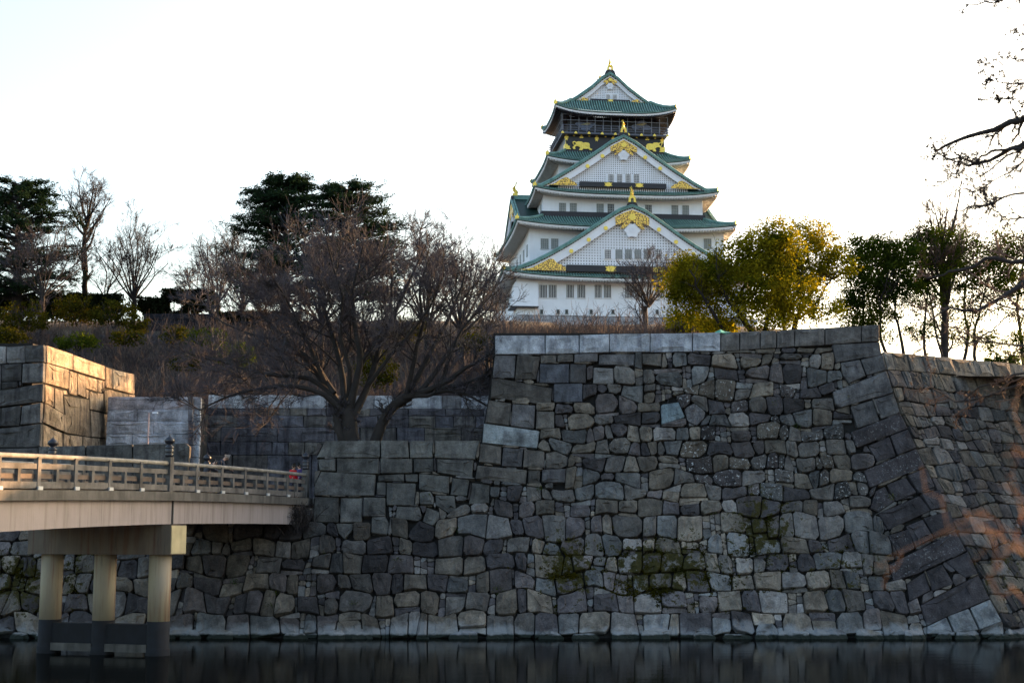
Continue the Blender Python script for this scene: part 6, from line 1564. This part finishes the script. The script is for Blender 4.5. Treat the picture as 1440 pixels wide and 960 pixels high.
# ------------------------------------------------------------------ lamp post and litter on the landing
lp = at(207.5, 640, 82); lamp = empty("lamp_post", (lp.x, 82, 6.15), 0, "slender pinkish lamp post with a short arm, in front of the pale gate wall", "street lamp")
zt_ = at(207.5, 580, 82).z-6.15; xa = at(222, 581, 82).x-lp.x
m = MB(); m.tube([(0, 0, 0), (0, 0, 0.3)], 0.08, 10); m.tube([(0, 0, 0.3), (0, 0, zt_)], 0.04, 8); m.build("pole", simple('pink_pole', (0.42, 0.30, 0.28), 0.6, 0.1), lamp, True)
m = MB(); m.tube([(0, 0, zt_-0.05), (0.15, 0, zt_+0.03), (xa*0.5, 0, zt_+0.03)], 0.025, 6); m.build("arm", M['lattice_grey'], lamp)
m = MB(); m.hexa([(xa*0.4, -.09, zt_-.06), (xa, -.09, zt_-.04), (xa, .09, zt_-.04), (xa*0.4, .09, zt_-.06)], [(xa*0.42, -.07, zt_+.05), (xa*.95, -.07, zt_+.03), (xa*.95, .07, zt_+.03), (xa*0.42, .07, zt_+.05)]); m.build("lamp_head", M['plaster'], lamp)

# ------------------------------------------------------------------ people on the bridge
def person(label, place, face, joints, cloth, trouser, hair, height=1.68, coat_len=1.0, extras=None):
    """joints in metres for a 1.68 m figure facing +x; one skinned body, clothes as a second skin"""
    s = height/1.68; root = empty("person", place, face, label, "person")
    def skinned(name, nodes, edges, mat, sub=2):
        me = bpy.data.meshes.new(name); me.from_pydata([tuple(x*s for x in nodes[k][0]) for k in nodes], [(list(nodes).index(a), list(nodes).index(b_)) for a, b_ in edges], [])
        o = mesh_obj(name, me, mat, root); sk = o.modifiers.new('skin', 'SKIN')
        lay = me.skin_vertices[0] if me.skin_vertices else None
        if lay is None:
            bm = bmesh.new(); bm.from_mesh(me); bm.verts.layers.skin.verify(); bm.to_mesh(me); bm.free(); lay = me.skin_vertices[0]
        for i, k in enumerate(nodes):
            r_ = nodes[k][1]; lay.data[i].radius = (r_[0]*s, r_[1]*s) if hasattr(r_, '__len__') else (r_*s, r_*s); lay.data[i].use_root = (i == 0)
        sb_ = o.modifiers.new('sub', 'SUBSURF'); sb_.levels = sub; sb_.render_levels = sub; sk.use_smooth_shade = True
        return o
    J = joints
    head = {'neck': (J['neck'], 0.055), 'chin': (tuple(np.array(J['head'])*0.55+np.array(J['neck'])*0.45), 0.07), 'head': (J['head'], (0.085, 0.10)), 'crown': (tuple(np.array(J['head'])+(np.array(J['head'])-np.array(J['neck']))*0.42), 0.075)}
    nodes = {'pelvis': (J['pelvis'], (0.15, 0.11)), 'waist': (J['waist'], (0.14, 0.105)), 'chest': (J['chest'], (0.165, 0.12)), **head}
    ed = [('pelvis', 'waist'), ('waist', 'chest'), ('chest', 'neck'), ('neck', 'chin'), ('chin', 'head'), ('head', 'crown')]
    for sd_, q_ in (('l', 1), ('r', -1)):
        sh = (J['chest'][0], q_*0.17, J['chest'][2]+0.08); nodes['sh'+sd_] = (sh, 0.06); nodes['el'+sd_] = (J['elbow'+sd_], 0.045); nodes['wr'+sd_] = (J['hand'+sd_], 0.03)
        hd = np.array(J['hand'+sd_]); fd = hd-np.array(J['elbow'+sd_]); fd = fd/np.linalg.norm(fd); nodes['pa'+sd_] = (tuple(hd+fd*0.07), (0.038, 0.02))
        ed += [('chest', 'sh'+sd_), ('sh'+sd_, 'el'+sd_), ('el'+sd_, 'wr'+sd_), ('wr'+sd_, 'pa'+sd_)]
        for i in range(4):
            off = np.array([0, (i-1.5)*0.02, 0]); nodes[f'f{i}{sd_}'] = (tuple(hd+fd*(0.11+0.004*(2-abs(i-1.5)))+off), 0.009); nodes[f'g{i}{sd_}'] = (tuple(hd+fd*(0.15+0.006*(2-abs(i-1.5)))+off+np.array([0, 0, -0.025])), 0.008)
            ed += [('pa'+sd_, f'f{i}{sd_}'), (f'f{i}{sd_}', f'g{i}{sd_}')]
        nodes['th'+sd_] = (tuple(hd+fd*0.05+np.array([0, -q_*0.045, 0.0])), 0.011); ed.append(('wr'+sd_, 'th'+sd_))
        nodes['hip'+sd_] = ((J['pelvis'][0], q_*0.09, J['pelvis'][2]-0.06), 0.085); nodes['kn'+sd_] = (J['knee'+sd_], 0.06); nodes['an'+sd_] = (J['foot'+sd_], 0.042); f_0 = J['foot'+sd_]; nodes['to'+sd_] = ((f_0[0]+0.17, f_0[1], 0.03), (0.045, 0.03))
        ed += [('pelvis', 'hip'+sd_), ('hip'+sd_, 'kn'+sd_), ('kn'+sd_, 'an'+sd_), ('an'+sd_, 'to'+sd_)]
    skinned("body", nodes, ed, M['skin'])
    ct = simple('coat_%s' % label[:8], cloth, 0.85, 0.2, 8); tm = simple('trousers_%s' % label[:8], trouser, 0.85, 0.2, 8); hm = simple('hair_%s' % label[:8], hair, 0.6, 0.2, 10)
    hem = tuple(np.array(J['pelvis'])+np.array([0, 0, -0.16*coat_len])); cn = {'hem': (hem, (0.185, 0.14)), 'waist': (J['waist'], (0.165, 0.13)), 'chest': (J['chest'], (0.19, 0.145)), 'collar': (tuple(np.array(J['neck'])*0.8+np.array(J['chest'])*0.2), 0.078)}
    ce = [('hem', 'waist'), ('waist', 'chest'), ('chest', 'collar')]
    for sd_, q_ in (('l', 1), ('r', -1)):
        cn['s'+sd_] = ((J['chest'][0], q_*0.18, J['chest'][2]+0.08), 0.08); cn['e'+sd_] = (J['elbow'+sd_], 0.062); cn['w'+sd_] = (J['hand'+sd_], 0.045); ce += [('chest', 's'+sd_), ('s'+sd_, 'e'+sd_), ('e'+sd_, 'w'+sd_)]
    skinned("coat", cn, ce, ct)
    tn = {'p': ((J['pelvis'][0], 0, J['pelvis'][2]), (0.16, 0.12))}; te = []
    for sd_, q_ in (('l', 1), ('r', -1)):
        tn['h'+sd_] = ((J['pelvis'][0], q_*0.09, J['pelvis'][2]-0.06), 0.10); tn['k'+sd_] = (J['knee'+sd_], 0.075); tn['a'+sd_] = (tuple(np.array(J['foot'+sd_])+np.array([0, 0, 0.03])), 0.06); te += [('p', 'h'+sd_), ('h'+sd_, 'k'+sd_), ('k'+sd_, 'a'+sd_)]
    skinned("trousers", tn, te, tm)
    h = np.array(J['head']); ax = h-np.array(J['neck']); ax = ax/np.linalg.norm(ax); fw = np.cross(np.array([0, 1, 0]), ax)
    hn = {'a': (tuple(h+ax*0.06-fw*0.03), (0.10, 0.10)), 'b': (tuple(h+ax*0.09+fw*0.02), (0.085, 0.085)), 'c': (tuple(h-fw*0.065-ax*0.02), (0.07, 0.06))}
    skinned("hair", hn, [('a', 'b'), ('a', 'c')], hm)
    # face
    m = MB(); c0 = h+fw*0.088
    m.tube([tuple((c0+ax*0.02)*s), tuple((c0+fw*0.025-ax*0.02)*s)], [0.010*s, 0.015*s], 6); m.build("nose", M['skin'], root, True)
    for q_ in (-1, 1):
        m = MB(); m.lathe(tuple((c0+ax*0.025+np.array([0, q_*0.032, 0])-fw*0.006)*s), [(0.002, -0.008*s), (0.011*s, 0), (0.002, 0.008*s)], 6); m.build("eye", M['black_metal'], root)
        m = MB(); m.tube([tuple((h+np.array([0, q_*0.092, 0])+ax*0.03)*s), tuple((h+np.array([0, q_*0.10, 0])-ax*0.03)*s)], [0.018*s, 0.012*s], 6); m.build("ear", M['skin'], root, True)
    m = MB(); m.bar(tuple((c0-ax*0.05+np.array([0, -0.022, 0])-fw*0.004)*s), tuple((c0-ax*0.05+np.array([0, 0.022, 0])-fw*0.004)*s), 0.010*s, 0.012*s); m.build("mouth", simple('lips', (0.32, 0.12, 0.10), 0.6, 0.1), root)
    return root
stand = dict(pelvis=(0, 0, .92), waist=(0.0, 0, 1.08), chest=(0.0, 0, 1.28), neck=(0.01, 0, 1.44), head=(0.03, 0, 1.56), elbowl=(0.0, .23, 1.10), elbowr=(0.0, -.23, 1.10), handl=(0.12, .22, .90), handr=(0.12, -.22, .90), kneel=(0.02, .09, .50), kneer=(0.02, -.09, .50), footl=(0, .09, .07), footr=(0, -.09, .07))
lean = dict(stand, pelvis=(-0.12, 0, .92), waist=(-0.06, 0, 1.09), chest=(0.06, 0, 1.28), neck=(0.17, 0, 1.42), head=(0.27, 0, 1.50), elbowl=(0.22, .24, 1.06), elbowr=(0.22, -.24, 1.06), handl=(0.42, .16, 1.0), handr=(0.42, -.16, 1.0), kneel=(-.02, .09, .48), kneer=(-.10, -.09, .48))
def on_bridge(px, q):
    # distance along the deck where a point q metres in from the near rail is seen at column px
    best = min((abs(proj(bp(s, q, 1.0))[0]-px), s) for s in np.arange(-1, 25, 0.02)); return bp(best[1], q, 0.055), best[1]
c, _ = on_bridge(309, 1.1); person("person in a dark navy coat bending forward behind the bridge railing", c, 0.25, lean, (0.012, 0.018, 0.035), (0.02, 0.02, 0.03), (0.16, 0.13, 0.11), 1.76)
c, _ = on_bridge(293, 1.2); crouch = dict(lean, pelvis=(-.20, 0, .88), waist=(-.08, 0, 1.04), chest=(0.08, 0, 1.20), neck=(0.22, 0, 1.32), head=(0.33, 0, 1.38))
person("black-haired person stooping low, left of the navy coat on the bridge", c, 0.4, crouch, (0.03, 0.03, 0.04), (0.02, 0.02, 0.02), (0.006, 0.006, 0.009), 1.60)
c, _ = on_bridge(412, 0.7); person("small person in a bright red jacket at the far end of the bridge", c, -0.6, stand, (0.55, 0.01, 0.02), (0.03, 0.03, 0.05), (0.02, 0.015, 0.01), 1.56)
c, _ = on_bridge(422, 0.8); person("person in a dark purple coat beside the red jacket, by the end newel post", c, -2.6, stand, (0.05, 0.03, 0.12), (0.02, 0.02, 0.03), (0.01, 0.01, 0.01), 1.66)

# moss cushions on the wall, in the photographed patches
rs = np.random.RandomState(5); Cm = []
for (px, py, sx, sy, cnt) in ((800,800,32,34,520),(930,800,62,36,900),(1070,745,36,44,260),(1180,800,46,36,120),(30,820,34,36,300),(110,815,18,44,120),(870,835,60,24,260),(1010,820,60,24,220)):
    for _ in range(cnt):
        u, z = front.px2uz(px+rs.normal(0, sx)*0.7, py+rs.normal(0, sy)*0.7)
        if z < 0.5: continue
        if math.sin(u*3.1+1.3*math.sin(z*2.7))+math.sin(z*4.3+u) < 0.1: continue
        Cm.append(list(front.pos(u, z)+front.nrm(u, z)*rs.uniform(0.02, 0.16)))
V, F = leaves(rs, np.array(Cm), 16, 0.13, 0.035, 1.0, 0.0, (1, 0.5, 0.7), 0.7)
tag(mesh_obj("moss", np_mesh("moss", V, F), leaf_mat('moss', (0.012, 0.015, 0.003), (0.045, 0.038, 0.004), 0.1)), "dark olive moss cushions clinging to the joints of the moat wall", "moss", None, 'stuff')

# small things: a scrap of green sheet on the coping, two small plates on the far rail, weeds on the wall
g_ = front.px2uz(1013, 467); P0 = front.pos(*g_)+Vector((0, 0.1, 0)); m = MB()
vs = [(-.28, -.28, -.28), (.0, -.3, -.05), (.28, -.27, -.12), (.5, -.2, -.02), (-.25, .1, .02), (.05, .15, .16), (.25, .1, .05), (.5, .12, .03)]
m.add(vs+[(x, y, z+.015) for x, y, z in vs], [(0,1,5,4),(1,2,6,5),(2,3,7,6),(8,12,13,9),(9,13,14,10),(10,14,15,11),(0,8,9,1),(1,9,10,2),(2,10,11,3)])
tag(m.build("plastic_sheet", simple('green_sheet', (0.05, 0.30, 0.20), 0.5, 0.2, 5), None, False, P0), "scrap of green plastic sheet caught on the coping where pale stones meet dark", "plastic sheet")
for px, nm, colr in ((336, "white_plate", (0.6, 0.62, 0.66)), (351.5, "yellow_plate", (0.60, 0.50, 0.03))):
    best = min((abs(proj(bp(s_, BW-0.15, 0.25))[0]-px), s_) for s_ in np.arange(-1, 25, 0.02))[1]; c = rel(bp(best, BW-0.15, 0.30)); m = MB(); m.box(-0.16, 0.16, -0.02, 0.02, -0.07, 0.10); m.build(nm, simple(nm, colr, 0.5, 0.05), br, False, c)
pts = []
rs = np.random.RandomState(15)
for px, py in [(388,832),(380,853),(1440,780),(1410,790),(1425,770),(1190,560),(1090,570),(870,690),(600,700),(620,742),(560,790),(640,745),(1250,700),(760,690),(500,850),(455,780),(700,830),(1120,600),(1000,720),(330,820),(1060,520)]:
    u, z = front.px2uz(px, py) if px < 1400 else (None, None)
    if u is None: u, z = right.px2uz(px, py); pts.append(list(right.pos(u, z)+right.nrm(u, z)*0.1))
    else: pts.append(list(front.pos(u, z)+front.nrm(u, z)*0.1))
V, F = leaves(rs, np.array(pts), 60, 0.28, 0.06, 1.0, 0.5, (1, 0.6, 0.8), 0.25)
tag(mesh_obj("wall_weeds", np_mesh("wall_weeds", V, F), leaf_mat('weed', (0.02, 0.04, 0.01), (0.07, 0.08, 0.02), 0.2)), "small green weeds rooted in the joints of the stone walls", "weeds", None, 'stuff')
